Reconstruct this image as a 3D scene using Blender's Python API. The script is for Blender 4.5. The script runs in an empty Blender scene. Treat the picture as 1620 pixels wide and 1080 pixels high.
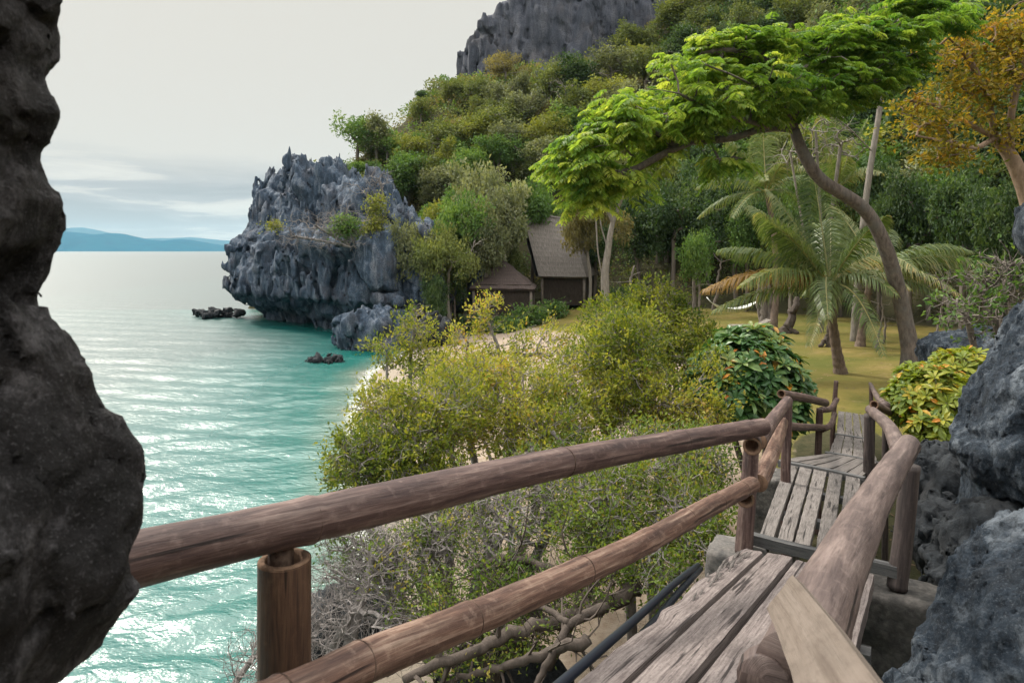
import bpy, math, random
import numpy as np
from mathutils import Vector

SC = bpy.context.scene
COL = SC.collection
EYE = 5.2
F = 1080.0
rng = np.random.default_rng(7)
random.seed(7)

def P(px, py, Y):
    """a photograph pixel (1620x1080) at depth Y metres -> world point"""
    return np.array([(px - 810.0) / F * Y, Y, EYE - (py - 396.0) / F * Y])

def A(*t):
    return np.array(t, float)

def norm(v):
    v = np.asarray(v, float)
    return v / np.maximum(np.linalg.norm(v, axis=-1, keepdims=True), 1e-9)

# ------------------------------------------------------------------ noise
_R = np.random.default_rng(3).random((64, 64, 64)).astype(np.float32)
_J = np.random.default_rng(4).random((32, 32, 32, 3)).astype(np.float32)

def vnoise(p):
    p = np.asarray(p, np.float32)
    i = np.floor(p).astype(np.int32)
    f = p - i
    f = f * f * (3 - 2 * f)
    i0 = i & 63
    i1 = (i + 1) & 63
    x0, y0, z0 = i0[..., 0], i0[..., 1], i0[..., 2]
    x1, y1, z1 = i1[..., 0], i1[..., 1], i1[..., 2]
    fx, fy, fz = f[..., 0], f[..., 1], f[..., 2]
    a = _R[x0, y0, z0] * (1 - fx) + _R[x1, y0, z0] * fx
    b = _R[x0, y1, z0] * (1 - fx) + _R[x1, y1, z0] * fx
    c = _R[x0, y0, z1] * (1 - fx) + _R[x1, y0, z1] * fx
    d = _R[x0, y1, z1] * (1 - fx) + _R[x1, y1, z1] * fx
    a = a * (1 - fy) + b * fy
    c = c * (1 - fy) + d * fy
    return (a * (1 - fz) + c * fz) * 2 - 1

def fbm(p, o=4, g=0.5):
    p = np.asarray(p, np.float32)
    s = 0; a = 1.0; t = 0
    for k in range(o):
        s = s + a * vnoise(p * (2.0 ** k) + 7.3 * k)
        t += a; a *= g
    return s / t

def ridged(p, o=4, g=0.5):
    p = np.asarray(p, np.float32)
    s = 0; a = 1.0; t = 0
    for k in range(o):
        s = s + a * (1 - 2 * np.abs(vnoise(p * (2.0 ** k) + 11.7 * k)))
        t += a; a *= g
    return s / t

def worley(p):
    p = np.asarray(p, np.float32)
    c = np.floor(p).astype(np.int32)
    f1 = np.full(p.shape[:-1], 9.0, np.float32)
    f2 = f1.copy()
    for dx in (-1, 0, 1):
        for dy in (-1, 0, 1):
            for dz in (-1, 0, 1):
                q = c + np.array([dx, dy, dz], np.int32)
                m = q & 31
                v = q + _J[m[..., 0], m[..., 1], m[..., 2]] - p
                d = np.sqrt((v * v).sum(-1))
                f2 = np.minimum(f2, np.maximum(f1, d))
                f1 = np.minimum(f1, d)
    return f1, f2

def cells(p):
    """Voronoi cells: F1, F2, offset to the nearest centre, per-cell random vector"""
    p = np.asarray(p, np.float32)
    c = np.floor(p).astype(np.int32)
    f1 = np.full(p.shape[:-1], 9.0, np.float32); f2 = f1.copy()
    vec = np.zeros_like(p); rnd = np.zeros_like(p)
    for dx in (-1, 0, 1):
        for dy in (-1, 0, 1):
            for dz in (-1, 0, 1):
                q = c + np.array([dx, dy, dz], np.int32)
                m = q & 31
                v = q + _J[m[..., 0], m[..., 1], m[..., 2]] - p
                d = np.sqrt((v * v).sum(-1))
                n_ = d < f1
                f2 = np.minimum(f2, np.maximum(f1, d)); f1 = np.minimum(f1, d)
                vec[n_] = v[n_]
                w_ = (m * 7 + 3) & 31
                rnd[n_] = _J[w_[..., 1], w_[..., 2], w_[..., 0]][n_]
    return f1, f2, vec, rnd

def facets(p, size, amp, crev=0.6, tilt=0.9, width=0.10):
    """angular blocks: each cell steps in or out and leans its own way; dark joints between"""
    f1, f2, v, r = cells(p / np.asarray(size, np.float32))
    o = (r[..., 0] - 0.5) * 0.9 + tilt * (v * (r - 0.5) * 2).sum(-1)
    return amp * (o - crev * np.exp(-((f2 - f1) / width) ** 2))

def grooves(p, size, amp, k=3.0):
    n = np.abs(vnoise(p / np.asarray(size, np.float32)))
    return -amp * np.exp(-(n * k * 2) ** 2)

def fbm2(x, y, sc, o=3, seed=0.0):
    return fbm(np.stack([x / sc, y / sc, np.full_like(x, seed + 0.37)], -1), o)

def sstep(a, b, x):
    t = np.clip((x - a) / (b - a), 0, 1)
    return t * t * (3 - 2 * t)

# ------------------------------------------------------------------ mesh plumbing
def new_mesh(name, V, Q, mat=None, smooth=True, attrs=None, uv=None, tris=None):
    V = np.asarray(V, np.float32).reshape(-1, 3)
    Q = np.asarray(Q, np.int32)
    me = bpy.data.meshes.new(name)
    k = Q.shape[1]
    me.vertices.add(len(V))
    me.vertices.foreach_set("co", V.ravel())
    me.loops.add(Q.size)
    me.loops.foreach_set("vertex_index", Q.ravel())
    me.polygons.add(len(Q))
    me.polygons.foreach_set("loop_start", np.arange(0, Q.size, k, dtype=np.int32))
    me.polygons.foreach_set("loop_total", np.full(len(Q), k, np.int32))
    me.polygons.foreach_set("use_smooth", np.full(len(Q), smooth, bool))
    if uv is not None:
        l = me.uv_layers.new(name="UVMap")
        l.data.foreach_set("uv", np.asarray(uv, np.float32)[Q.ravel()].ravel())
    for n, (dom, val) in (attrs or {}).items():
        a = me.attributes.new(n, 'FLOAT', dom)
        a.data.foreach_set("value", np.asarray(val, np.float32))
    me.update()
    me.validate()
    if mat:
        me.materials.append(mat)
    return me

def link(name, data, parent=None):
    o = bpy.data.objects.new(name, data)
    COL.objects.link(o)
    if parent is not None:
        o.parent = parent
    return o

def tag(o, label=None, cat=None, group=None, kind=None):
    if label: o['label'] = label
    if cat: o['category'] = cat
    if group: o['group'] = group
    if kind: o['kind'] = kind
    return o

def thing(name, label, cat, loc=(0, 0, 0), group=None):
    o = bpy.data.objects.new(name, None)
    o.empty_display_size = 0.2
    COL.objects.link(o)
    o.location = loc
    return tag(o, label, cat, group)

def copy_thing(root):
    r = root.copy(); COL.objects.link(r)
    for ch in root.children:
        c = ch.copy(); COL.objects.link(c); c.parent = r
        for g in ch.children:
            d = g.copy(); COL.objects.link(d); d.parent = c
    return r

class MB:
    """collects tubes and quads; build() links them as one mesh object. Points are world; origin is subtracted at build."""
    def __init__(s):
        s.V = []; s.Q = []; s.U = []; s.R = []; s.n = 0
    def add(s, V, Q, U=None, R=None):
        V = np.asarray(V, float).reshape(-1, 3); Q = np.asarray(Q, int)
        s.V.append(V); s.Q.append(Q + s.n)
        s.U.append(np.zeros((len(V), 2)) if U is None else np.asarray(U, float))
        s.R.append(np.zeros(len(Q)) if R is None else np.asarray(R, float))
        s.n += len(V)
    def tube(s, pts, rad, sides=6, cap=True, twist=0.0, squash=None, rnd=0.0, bump=0.0, uvoff=0.0):
        pts = np.asarray(pts, float); n = len(pts)
        rad = np.broadcast_to(np.asarray(rad, float), (n,))
        T = np.gradient(pts, axis=0); T = norm(T)
        a = A(0, 0, 1) if abs(T[0][2]) < 0.9 else A(1, 0, 0)
        N = np.zeros((n, 3)); N[0] = norm(np.cross(T[0], a))
        for i in range(1, n):
            v = N[i - 1] - T[i] * np.dot(N[i - 1], T[i])
            N[i] = norm(v)
        B = np.cross(T, N)
        th = np.linspace(0, 2 * np.pi, sides + 1) + twist
        rr = rad[:, None] * np.ones(sides + 1)[None, :]
        if bump:
            q = pts[:, None, :] + 0.0 * th[None, :, None]
            d = N[:, None, :] * np.cos(th)[None, :, None] + B[:, None, :] * np.sin(th)[None, :, None]
            nz = fbm(np.concatenate([q + d * rad[:, None, None]], -1) * (0.55 / max(rad.mean(), 1e-4)) , 3)
            nz[:, -1] = nz[:, 0]
            rr = rr * (1 + bump * nz)
        V = pts[:, None, :] + rr[:, :, None] * (N[:, None, :] * np.cos(th)[None, :, None] + B[:, None, :] * np.sin(th)[None, :, None])
        L = np.concatenate([[0], np.cumsum(np.linalg.norm(np.diff(pts, axis=0), axis=1))]) + uvoff
        U = np.stack([np.broadcast_to((th - twist) / (2 * np.pi), (n, sides + 1)), np.broadcast_to(L[:, None], (n, sides + 1))], -1)
        i = np.arange(n - 1)[:, None]; j = np.arange(sides)[None, :]
        w = sides + 1
        Q = np.stack([i * w + j, i * w + j + 1, (i + 1) * w + j + 1, (i + 1) * w + j], -1).reshape(-1, 4)
        V = V.reshape(-1, 3); U = U.reshape(-1, 2)
        if cap:
            base = len(V)
            extra = []; eu = []; eq = []
            for e, row in ((0, 0), (n - 1, n - 1)):
                c = base + len(extra)
                extra.append(pts[row]); eu.append((0.5, L[row]))
                for k in range(0, sides, 1):
                    a_, b_ = row * w + k, row * w + k + 1
                    eq.append((c, b_, a_, c) if e == 0 else (c, a_, b_, c))
            # fans as degenerate-free quads: use two steps per quad where possible
            eq2 = []
            for e, row in ((0, 0), (n - 1, n - 1)):
                c = base + (0 if e == 0 else 1)
                k = 0
                while k + 1 < sides:
                    a_, b_, d_ = row * w + k, row * w + k + 1, row * w + k + 2
                    eq2.append((c, d_, b_, a_) if e == 0 else (c, a_, b_, d_))
                    k += 2
            V = np.concatenate([V, np.array(extra)]); U = np.concatenate([U, np.array(eu)])
            Q = np.concatenate([Q, np.array(eq2, int)])
        s.add(V, Q, U, np.full(len(Q), rnd))
    def box(s, corners, rnd=0.0):
        """corners: 8 points, bottom 4 then top 4 (same winding)"""
        Q = [(3, 2, 1, 0), (4, 5, 6, 7), (0, 1, 5, 4), (1, 2, 6, 5), (2, 3, 7, 6), (3, 0, 4, 7)]
        s.add(corners, Q, None, np.full(6, rnd))
    def build(s, name, mat, parent=None, smooth=True, origin=None):
        V = np.concatenate(s.V); Q = np.concatenate(s.Q)
        U = np.concatenate(s.U); R = np.concatenate(s.R)
        if origin is not None:
            V = V - np.asarray(origin)
        me = new_mesh(name, V, Q, mat, smooth, {"rnd": ('FACE', R)}, U)
        o = link(name, me, parent)
        if origin is not None and parent is None:
            o.location = origin
        return o

def lathe(mb, c, axis, prof, sides):
    """rings (offset along axis, radius) joined in order"""
    axis = norm(axis); a = A(0, 0, 1) if abs(axis[2]) < 0.9 else A(1, 0, 0)
    n1 = norm(np.cross(axis, a)); n2 = np.cross(axis, n1)
    th = np.linspace(0, 2 * np.pi, sides + 1)
    R = n1[None] * np.cos(th)[:, None] + n2[None] * np.sin(th)[:, None]
    V = np.concatenate([c + axis * o + R * r for o, r in prof])
    w = sides + 1; m = len(prof)
    i = np.arange(m - 1)[:, None]; j = np.arange(sides)[None]
    Q = np.stack([i * w + j, (i + 1) * w + j, (i + 1) * w + j + 1, i * w + j + 1], -1).reshape(-1, 4)
    mb.add(V, Q)

def smooth_path(pts, n=24):
    """Catmull-Rom through pts"""
    pts = np.asarray(pts, float)
    e = np.concatenate([[2 * pts[0] - pts[1]], pts, [2 * pts[-1] - pts[-2]]])
    out = []
    m = len(pts) - 1
    for t in np.linspace(0, m, n):
        i = min(int(t), m - 1); f = t - i
        p0, p1, p2, p3 = e[i], e[i + 1], e[i + 2], e[i + 3]
        out.append(0.5 * ((2 * p1) + (-p0 + p2) * f + (2 * p0 - 5 * p1 + 4 * p2 - p3) * f * f + (-p0 + 3 * p1 - 3 * p2 + p3) * f ** 3))
    return np.array(out)

def surface_nets(Fn, lo, hi, res, warp_band=1.5):
    """Fn(points)->field (inside < 0). Returns verts, quads."""
    lo = np.asarray(lo, float); hi = np.asarray(hi, float)
    nx, ny, nz = [max(4, int(math.ceil((hi[k] - lo[k]) / res)) + 1) for k in range(3)]
    gx = lo[0] + res * np.arange(nx); gy = lo[1] + res * np.arange(ny); gz = lo[2] + res * np.arange(nz)
    G = np.stack(np.meshgrid(gx, gy, gz, indexing='ij'), -1).astype(np.float32)
    global NZ
    NZ = nz
    D = Fn(G.reshape(-1, 3)).reshape(nx, ny, nz).astype(np.float32)
    D[0] = D[-1] = 1; D[:, 0] = D[:, -1] = 1; D[:, :, 0] = D[:, :, -1] = 1
    S = D < 0
    cs = np.zeros((nx - 1, ny - 1, nz - 1, 3), np.float32); cn = np.zeros((nx - 1, ny - 1, nz - 1), np.float32)
    cor = [(a, b, c) for a in (0, 1) for b in (0, 1) for c in (0, 1)]
    def sl(o): return tuple(slice(o[k], (nx, ny, nz)[k] - 1 + o[k]) for k in range(3))
    for ia, a in enumerate(cor):
        for b in cor[ia + 1:]:
            if sum(abs(a[k] - b[k]) for k in range(3)) != 1: continue
            da, db = D[sl(a)], D[sl(b)]
            m = (da < 0) != (db < 0)
            t = np.where(m, da / np.where(m, da - db, 1), 0)
            for k in range(3):
                cs[..., k] += np.where(m, a[k] + t * (b[k] - a[k]), 0)
            cn += m
    act = cn > 0
    idx = np.full(act.shape, -1, np.int32)
    idx[act] = np.arange(act.sum())
    ijk = np.argwhere(act)
    V = lo + res * (ijk + cs[act] / cn[act][:, None])
    quads = []
    for ax in range(3):
        o1 = [0, 0, 0]; o1[ax] = 1
        s0 = [slice(1, n - 1) for n in (nx, ny, nz)]; s0[ax] = slice(0, (nx, ny, nz)[ax] - 1)
        s1 = list(s0); s1[ax] = slice(1, (nx, ny, nz)[ax])
        a, b = S[tuple(s0)], S[tuple(s1)]
        for sign in (0, 1):
            m = (a & ~b) if sign == 0 else (~a & b)
            e = np.argwhere(m)
            if not len(e): continue
            off = np.array([s0[k].start for k in range(3)])
            e = e + off
            u, v = [(1, 2), (2, 0), (0, 1)][ax]
            du = np.zeros(3, int); du[u] = 1; dv = np.zeros(3, int); dv[v] = 1
            g = lambda q: idx[q[:, 0], q[:, 1], q[:, 2]]
            q = np.stack([g(e - du - dv), g(e - dv), g(e), g(e - du)], -1)
            if sign: q = q[:, ::-1]
            quads.append(q)
    Q = np.concatenate(quads)
    Q = Q[(Q >= 0).all(1)]
    return V, Q

# ------------------------------------------------------------------ materials
def mat(name):
    m = bpy.data.materials.new(name)
    m.use_nodes = True
    nt = m.node_tree
    b = nt.nodes["Principled BSDF"]
    return m, nt, b

def ramp(nt, fac, stops, interp='LINEAR'):
    r = nt.nodes.new('ShaderNodeValToRGB')
    r.color_ramp.interpolation = interp
    els = r.color_ramp.elements
    while len(els) < len(stops): els.new(0.5)
    for e, (p, c) in zip(els, stops):
        e.position = p
        e.color = (c[0], c[1], c[2], 1) if not isinstance(c, (int, float)) else (c, c, c, 1)
    nt.links.new(fac, r.inputs[0])
    return r.outputs[0]

def coords(nt, kind='Object', scale=(1, 1, 1), rot=(0, 0, 0)):
    tc = nt.nodes.new('ShaderNodeTexCoord')
    mp = nt.nodes.new('ShaderNodeMapping')
    mp.inputs['Scale'].default_value = scale
    mp.inputs['Rotation'].default_value = rot
    nt.links.new(tc.outputs[kind], mp.inputs[0])
    return mp.outputs[0]

def noise(nt, vec, scale, detail=6, rough=0.55, dist=0.0):
    n = nt.nodes.new('ShaderNodeTexNoise')
    n.inputs['Scale'].default_value = scale
    n.inputs['Detail'].default_value = detail
    n.inputs['Roughness'].default_value = rough
    n.inputs['Distortion'].default_value = dist
    nt.links.new(vec, n.inputs['Vector'])
    return n.outputs['Fac']

def voro(nt, vec, scale, feature='F1', out='Distance'):
    n = nt.nodes.new('ShaderNodeTexVoronoi')
    n.feature = feature
    n.inputs['Scale'].default_value = scale
    nt.links.new(vec, n.inputs['Vector'])
    return n.outputs[out]

def mix(nt, fac, a, b, mode='MIX'):
    n = nt.nodes.new('ShaderNodeMix')
    n.data_type = 'RGBA'; n.blend_type = mode
    n.clamp_factor = True
    for sock, v in ((n.inputs[0], fac), (n.inputs[6], a), (n.inputs[7], b)):
        if isinstance(v, (int, float)): sock.default_value = v
        elif isinstance(v, tuple): sock.default_value = (*v, 1) if len(v) == 3 else v
        else: nt.links.new(v, sock)
    return n.outputs[2]

def math_(nt, op, a, b=None, c=None, clamp=False):
    n = nt.nodes.new('ShaderNodeMath'); n.operation = op; n.use_clamp = clamp
    for k, v in enumerate((a, b, c)):
        if v is None: continue
        if isinstance(v, (int, float)): n.inputs[k].default_value = v
        else: nt.links.new(v, n.inputs[k])
    return n.outputs[0]

def bump(nt, h, strength, dist, b, prev=None):
    n = nt.nodes.new('ShaderNodeBump')
    n.inputs['Strength'].default_value = strength
    n.inputs['Distance'].default_value = dist
    nt.links.new(h, n.inputs['Height'])
    if prev is not None: nt.links.new(prev, n.inputs['Normal'])
    if b is not None: nt.links.new(n.outputs[0], b.inputs['Normal'])
    return n.outputs[0]

def setc(nt, b, col, rough=0.9, spec=0.3):
    if isinstance(col, tuple): b.inputs['Base Color'].default_value = (*col, 1)
    else: nt.links.new(col, b.inputs['Base Color'])
    if isinstance(rough, (int, float)): b.inputs['Roughness'].default_value = rough
    else: nt.links.new(rough, b.inputs['Roughness'])
    b.inputs['Specular IOR Level'].default_value = spec

def rnoise(nt, vec, scale, detail=7, rough=0.5, lac=2.1):
    n = nt.nodes.new('ShaderNodeTexNoise'); n.noise_type = 'RIDGED_MULTIFRACTAL'
    n.normalize = True
    n.inputs['Scale'].default_value = scale; n.inputs['Detail'].default_value = detail
    n.inputs['Roughness'].default_value = rough; n.inputs['Lacunarity'].default_value = lac
    nt.links.new(vec, n.inputs['Vector'])
    return n.outputs['Fac']

def rock_material(name, lo, mid, hi, s=1.0, warm=(0.30, 0.23, 0.17), bumpd=0.05, warm_amt=0.5, streak=3.0):
    m, nt, b = mat(name)
    v = coords(nt, 'Object')
    vs = coords(nt, 'Object', (1, 1, 1.0 / streak), (0, 0.16, 0.3))
    n1 = noise(nt, v, 0.55 * s, 5, 0.6)
    n2 = noise(nt, vs, 2.2 * s, 10, 0.72, 0.4)
    n3 = noise(nt, v, 14.0 * s, 8, 0.72)
    rg = rnoise(nt, vs, 1.7 * s, 9, 0.62)
    rg2 = rnoise(nt, vs, 6.5 * s, 7, 0.6)
    c = ramp(nt, n2, [(0.34, lo), (0.5, mid), (0.68, hi)])
    c = mix(nt, math_(nt, 'MULTIPLY', ramp(nt, n1, [(0.50, 0.0), (0.66, 1.0)]), warm_amt), c, warm)
    c = mix(nt, math_(nt, 'MULTIPLY', ramp(nt, n3, [(0.40, 1.0), (0.52, 0.0)]), 0.65), c, lo)
    c = mix(nt, math_(nt, 'MULTIPLY', ramp(nt, rg2, [(0.55, 0.0), (0.85, 1.0)]), 0.55), c, hi)
    c = mix(nt, math_(nt, 'MULTIPLY', ramp(nt, noise(nt, v, 48.0 * s, 4, 0.7), [(0.56, 0.0), (0.68, 1.0)]), 0.4), c, hi)
    setc(nt, b, c, 0.80, 0.35)
    p = bump(nt, rg, 0.8, bumpd * 2.2, None)
    p = bump(nt, n2, 0.8, bumpd * 1.6, None, p)
    p = bump(nt, rg2, 0.8, bumpd * 0.9, None, p)
    bump(nt, n3, 0.9, bumpd * 0.7, b, p)
    return m

def leaf_material(name, stops, trans=0.35, rough=0.55, objvar=0.10, tint=(1.0, 1.0, 1.0)):
    m, nt, b = mat(name)
    at = nt.nodes.new('ShaderNodeAttribute'); at.attribute_name = 'rnd'
    oi = nt.nodes.new('ShaderNodeObjectInfo')
    f = math_(nt, 'ADD', at.outputs['Fac'], math_(nt, 'MULTIPLY_ADD', oi.outputs['Random'], 2 * objvar, -objvar))
    c = ramp(nt, f, stops)
    hv = nt.nodes.new('ShaderNodeHueSaturation')
    nt.links.new(c, hv.inputs['Color'])
    nt.links.new(math_(nt, 'MULTIPLY_ADD', oi.outputs['Random'], 0.5 * objvar * 4, 1.0 - objvar), hv.inputs['Value'])
    c = hv.outputs[0]
    setc(nt, b, c, rough, 0.35)
    tr = nt.nodes.new('ShaderNodeBsdfTranslucent')
    tc = mix(nt, 1.0, c, (1.0, 0.95, 0.45), 'MULTIPLY')
    bc = nt.nodes.new('ShaderNodeHueSaturation'); bc.inputs['Value'].default_value = 1.6
    nt.links.new(tc, bc.inputs['Color'])
    nt.links.new(bc.outputs[0], tr.inputs['Color'])
    ms = nt.nodes.new('ShaderNodeMixShader'); ms.inputs[0].default_value = trans
    nt.links.new(b.outputs[0], ms.inputs[1]); nt.links.new(tr.outputs[0], ms.inputs[2])
    nt.links.new(ms.outputs[0], nt.nodes['Material Output'].inputs[0])
    return m

def bark_material(name, lo, hi, s=1.0, patch=None):
    m, nt, b = mat(name)
    v = coords(nt, 'Object', (1, 1, 0.35))
    n = noise(nt, v, 9 * s, 7, 0.7)
    n2 = noise(nt, coords(nt, 'Object'), 2.2 * s, 4, 0.6)
    c = ramp(nt, n, [(0.32, lo), (0.66, hi)])
    c = mix(nt, ramp(nt, n2, [(0.45, 0.0), (0.7, 0.7)]), c, patch or tuple(0.5 * (a + b_) for a, b_ in zip(lo, hi)))
    setc(nt, b, c, 0.88, 0.2)
    bump(nt, n, 0.8, 0.03 / s, b)
    return m

M = {}
M['headland'] = rock_material('karst_rock', (0.008, 0.015, 0.028), (0.046, 0.076, 0.120), (0.22, 0.25, 0.30), 0.9, (0.12, 0.098, 0.092), 0.10, 0.40, 4.0)
M['cliff'] = rock_material('cliff_rock', (0.028, 0.034, 0.050), (0.072, 0.080, 0.106), (0.15, 0.152, 0.175), 0.45, (0.13, 0.11, 0.10), 0.25, 0.35, 5.0)
M['boulder'] = rock_material('boulder_rock', (0.005, 0.010, 0.018), (0.030, 0.047, 0.070), (0.26, 0.295, 0.335), 2.3, (0.045, 0.055, 0.07), 0.08, 0.3, 2.2)
M['dark_boulder'] = rock_material('dark_boulder_rock', (0.003, 0.0045, 0.007), (0.011, 0.015, 0.020), (0.045, 0.052, 0.060), 2.6, (0.05, 0.045, 0.04), 0.03, 0.3, 1.8)
M['cave'] = rock_material('cave_rock', (0.003, 0.0025, 0.003), (0.014, 0.012, 0.0135), (0.20, 0.19, 0.205), 5.0, (0.028, 0.019, 0.014), 0.03, 0.5, 1.6)

# bamboo: uv.x round the pole, uv.y metres along it
def bamboo_material(name, base, dark, pale, streak=1.0):
    m, nt, b = mat(name)
    v = coords(nt, 'UV', (9, 1.6, 1))
    v2 = coords(nt, 'UV', (3.0, 1.1, 1))
    v3 = coords(nt, 'UV', (40, 5, 1))
    n = noise(nt, v, 1.6, 8, 0.66, 0.5)
    n2 = noise(nt, v2, 2.1, 5, 0.6)
    n3 = noise(nt, v3, 2.0, 5, 0.6)
    vo = coords(nt, 'Object')
    n4 = noise(nt, vo, 26, 4, 0.6)
    c = ramp(nt, n, [(0.3, dark), (0.5, base), (0.72, pale)])
    c = mix(nt, ramp(nt, n2, [(0.42, 0.0), (0.68, 0.85)]), c, dark)
    c = mix(nt, math_(nt, 'MULTIPLY', ramp(nt, n3, [(0.3, 1.0), (0.48, 0.0)]), 0.45), c, tuple(0.4 * k for k in dark))
    c = mix(nt, math_(nt, 'MULTIPLY', ramp(nt, n4, [(0.55, 0.0), (0.75, 1.0)]), 0.4), c, pale)
    crk = ramp(nt, noise(nt, coords(nt, 'UV', (7, 0.55, 1)), 1.0, 4, 0.5, 0.3), [(0.335, 1.0), (0.35, 0.0)])
    c = mix(nt, math_(nt, 'MULTIPLY', crk, 0.85), c, tuple(0.25 * k for k in dark))
    setc(nt, b, c, 0.62, 0.35)
    p = bump(nt, n3, 0.5, 0.004, None)
    bump(nt, n, 0.4, 0.006, b, p)
    return m
M['bamboo'] = bamboo_material('weathered_bamboo', (0.105, 0.064, 0.056), (0.030, 0.016, 0.017), (0.25, 0.180, 0.158))
M['bamboo_low'] = bamboo_material('reddish_bamboo', (0.155, 0.088, 0.064), (0.038, 0.018, 0.015), (0.37, 0.265, 0.205))
M['bamboo_post'] = bamboo_material('brown_bamboo', (0.090, 0.048, 0.030), (0.030, 0.016, 0.012), (0.165, 0.098, 0.060))
M['log'] = bamboo_material('smooth_log', (0.125, 0.090, 0.081), (0.050, 0.034, 0.033), (0.22, 0.168, 0.152))
M['post_dark'] = bamboo_material('dark_post_wood', (0.055, 0.042, 0.040), (0.022, 0.017, 0.017), (0.115, 0.090, 0.084))
M['bamboo_cut'] = bark_material('cut_bamboo', (0.07, 0.042, 0.028), (0.24, 0.15, 0.10), 3)

def plank_material(name, pale, midc, dark, s=1.0):
    m, nt, b = mat(name)
    oi = nt.nodes.new('ShaderNodeObjectInfo')
    tc = nt.nodes.new('ShaderNodeTexCoord')
    ad = nt.nodes.new('ShaderNodeVectorMath'); ad.operation = 'ADD'
    cb = nt.nodes.new('ShaderNodeCombineXYZ')
    nt.links.new(math_(nt, 'MULTIPLY', oi.outputs['Random'], 17.0), cb.inputs[0])
    nt.links.new(math_(nt, 'MULTIPLY', oi.outputs['Random'], 31.0), cb.inputs[1])
    nt.links.new(tc.outputs['UV'], ad.inputs[0]); nt.links.new(cb.outputs[0], ad.inputs[1])
    def mapped(sx, sy):
        mp = nt.nodes.new('ShaderNodeMapping'); mp.inputs['Scale'].default_value = (sx, sy, 1)
        nt.links.new(ad.outputs[0], mp.inputs[0]); return mp.outputs[0]
    g = noise(nt, mapped(95 * s, 3.6 * s), 1.0, 9, 0.72, 0.25)
    g2 = noise(nt, mapped(34 * s, 1.1 * s), 1.0, 5, 0.55, 0.35)
    blot = noise(nt, mapped(7 * s, 2.6 * s), 1.0, 6, 0.65, 0.3)
    fine = noise(nt, mapped(130 * s, 40 * s), 1.0, 4, 0.6)
    c = ramp(nt, g, [(0.28, dark), (0.46, midc), (0.7, pale)])
    c = mix(nt, ramp(nt, blot, [(0.50, 0.0), (0.72, 0.75)]), c, tuple(0.45 * k for k in midc))
    crack = ramp(nt, g2, [(0.36, 1.0), (0.41, 0.0)])
    c = mix(nt, math_(nt, 'MULTIPLY', crack, 0.85), c, tuple(0.3 * k for k in dark))
    c = mix(nt, math_(nt, 'MULTIPLY', ramp(nt, fine, [(0.36, 1.0), (0.5, 0.0)]), 0.35), c, dark)
    ln = nt.nodes.new('ShaderNodeHueSaturation')
    nt.links.new(c, ln.inputs['Color'])
    nt.links.new(math_(nt, 'MULTIPLY_ADD', oi.outputs['Random'], 0.35, 0.82), ln.inputs['Value'])
    setc(nt, b, ln.outputs[0], 0.85, 0.25)
    p = bump(nt, g, 0.7, 0.006, None)
    p = bump(nt, crack, -0.8, 0.008, None, p)
    bump(nt, fine, 0.4, 0.002, b, p)
    return m
M['plank'] = plank_material('weathered_plank', (0.29, 0.25, 0.235), (0.15, 0.124, 0.118), (0.030, 0.021, 0.023))
M['plank_grey'] = plank_material('grey_plank', (0.27, 0.245, 0.23), (0.145, 0.128, 0.12), (0.026, 0.022, 0.023))
M['new_board'] = plank_material('pale_board', (0.20, 0.165, 0.14), (0.155, 0.124, 0.102), (0.085, 0.064, 0.051), 0.5)
M['beam'] = plank_material('grey_beam', (0.17, 0.165, 0.16), (0.095, 0.095, 0.098), (0.035, 0.034, 0.036))

def concrete_material(name, c0, c1, s):
    m, nt, b = mat(name)
    v = coords(nt, 'Object')
    n = noise(nt, v, 12 * s, 8, 0.7)
    w = voro(nt, v, 34 * s, 'F1')
    c = ramp(nt, n, [(0.3, c0), (0.65, c1)])
    c = mix(nt, ramp(nt, w, [(0.25, 0.0), (0.6, 0.25)]), c, tuple(0.35 * k for k in c0))
    c = mix(nt, ramp(nt, noise(nt, v, 3.5 * s, 5, 0.7), [(0.48, 0.0), (0.62, 0.6)]), c, tuple(0.3 * k for k in c0))
    setc(nt, b, c, 0.95, 0.2)
    p = bump(nt, w, -0.7, 0.02, None)
    bump(nt, n, 0.6, 0.02, b, p)
    return m
M['concrete'] = concrete_material('rough_concrete', (0.075, 0.075, 0.075), (0.22, 0.20, 0.185), 1.0)
M['pebble'] = concrete_material('pebble_concrete', (0.030, 0.030, 0.030), (0.10, 0.092, 0.085), 0.9)

mm, nt_, b_ = mat('hose_rubber'); setc(nt_, b_, (0.012, 0.016, 0.028), 0.38, 0.5); M['hose'] = mm
mm, nt_, b_ = mat('hammock_cloth'); setc(nt_, b_, (0.62, 0.63, 0.60), 0.9, 0.1); M['cloth'] = mm

def thatch_material(name, c0, c1):
    m, nt, b = mat(name)
    v = coords(nt, 'UV', (1, 1, 1))
    vs = coords(nt, 'UV', (9, 1.2, 1))
    n = noise(nt, vs, 2.0, 8, 0.7)
    w = nt.nodes.new('ShaderNodeTexWave'); w.wave_type = 'BANDS'; w.bands_direction = 'Y'; w.wave_profile = 'SAW'
    w.inputs['Scale'].default_value = 0.75; w.inputs['Distortion'].default_value = 2.2; w.inputs['Detail'].default_value = 4
    nt.links.new(v, w.inputs['Vector'])
    c = ramp(nt, n, [(0.3, c0), (0.7, c1)])
    c = mix(nt, math_(nt, 'MULTIPLY', w.outputs['Fac'], 0.22), c, tuple(0.4 * k for k in c0))
    setc(nt, b, c, 0.95, 0.1)
    p = bump(nt, w.outputs['Fac'], 0.35, 0.08, None)
    bump(nt, n, 0.9, 0.08, b, p)
    return m
M['thatch'] = thatch_material('grey_thatch', (0.10, 0.088, 0.082), (0.25, 0.225, 0.205))
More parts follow.
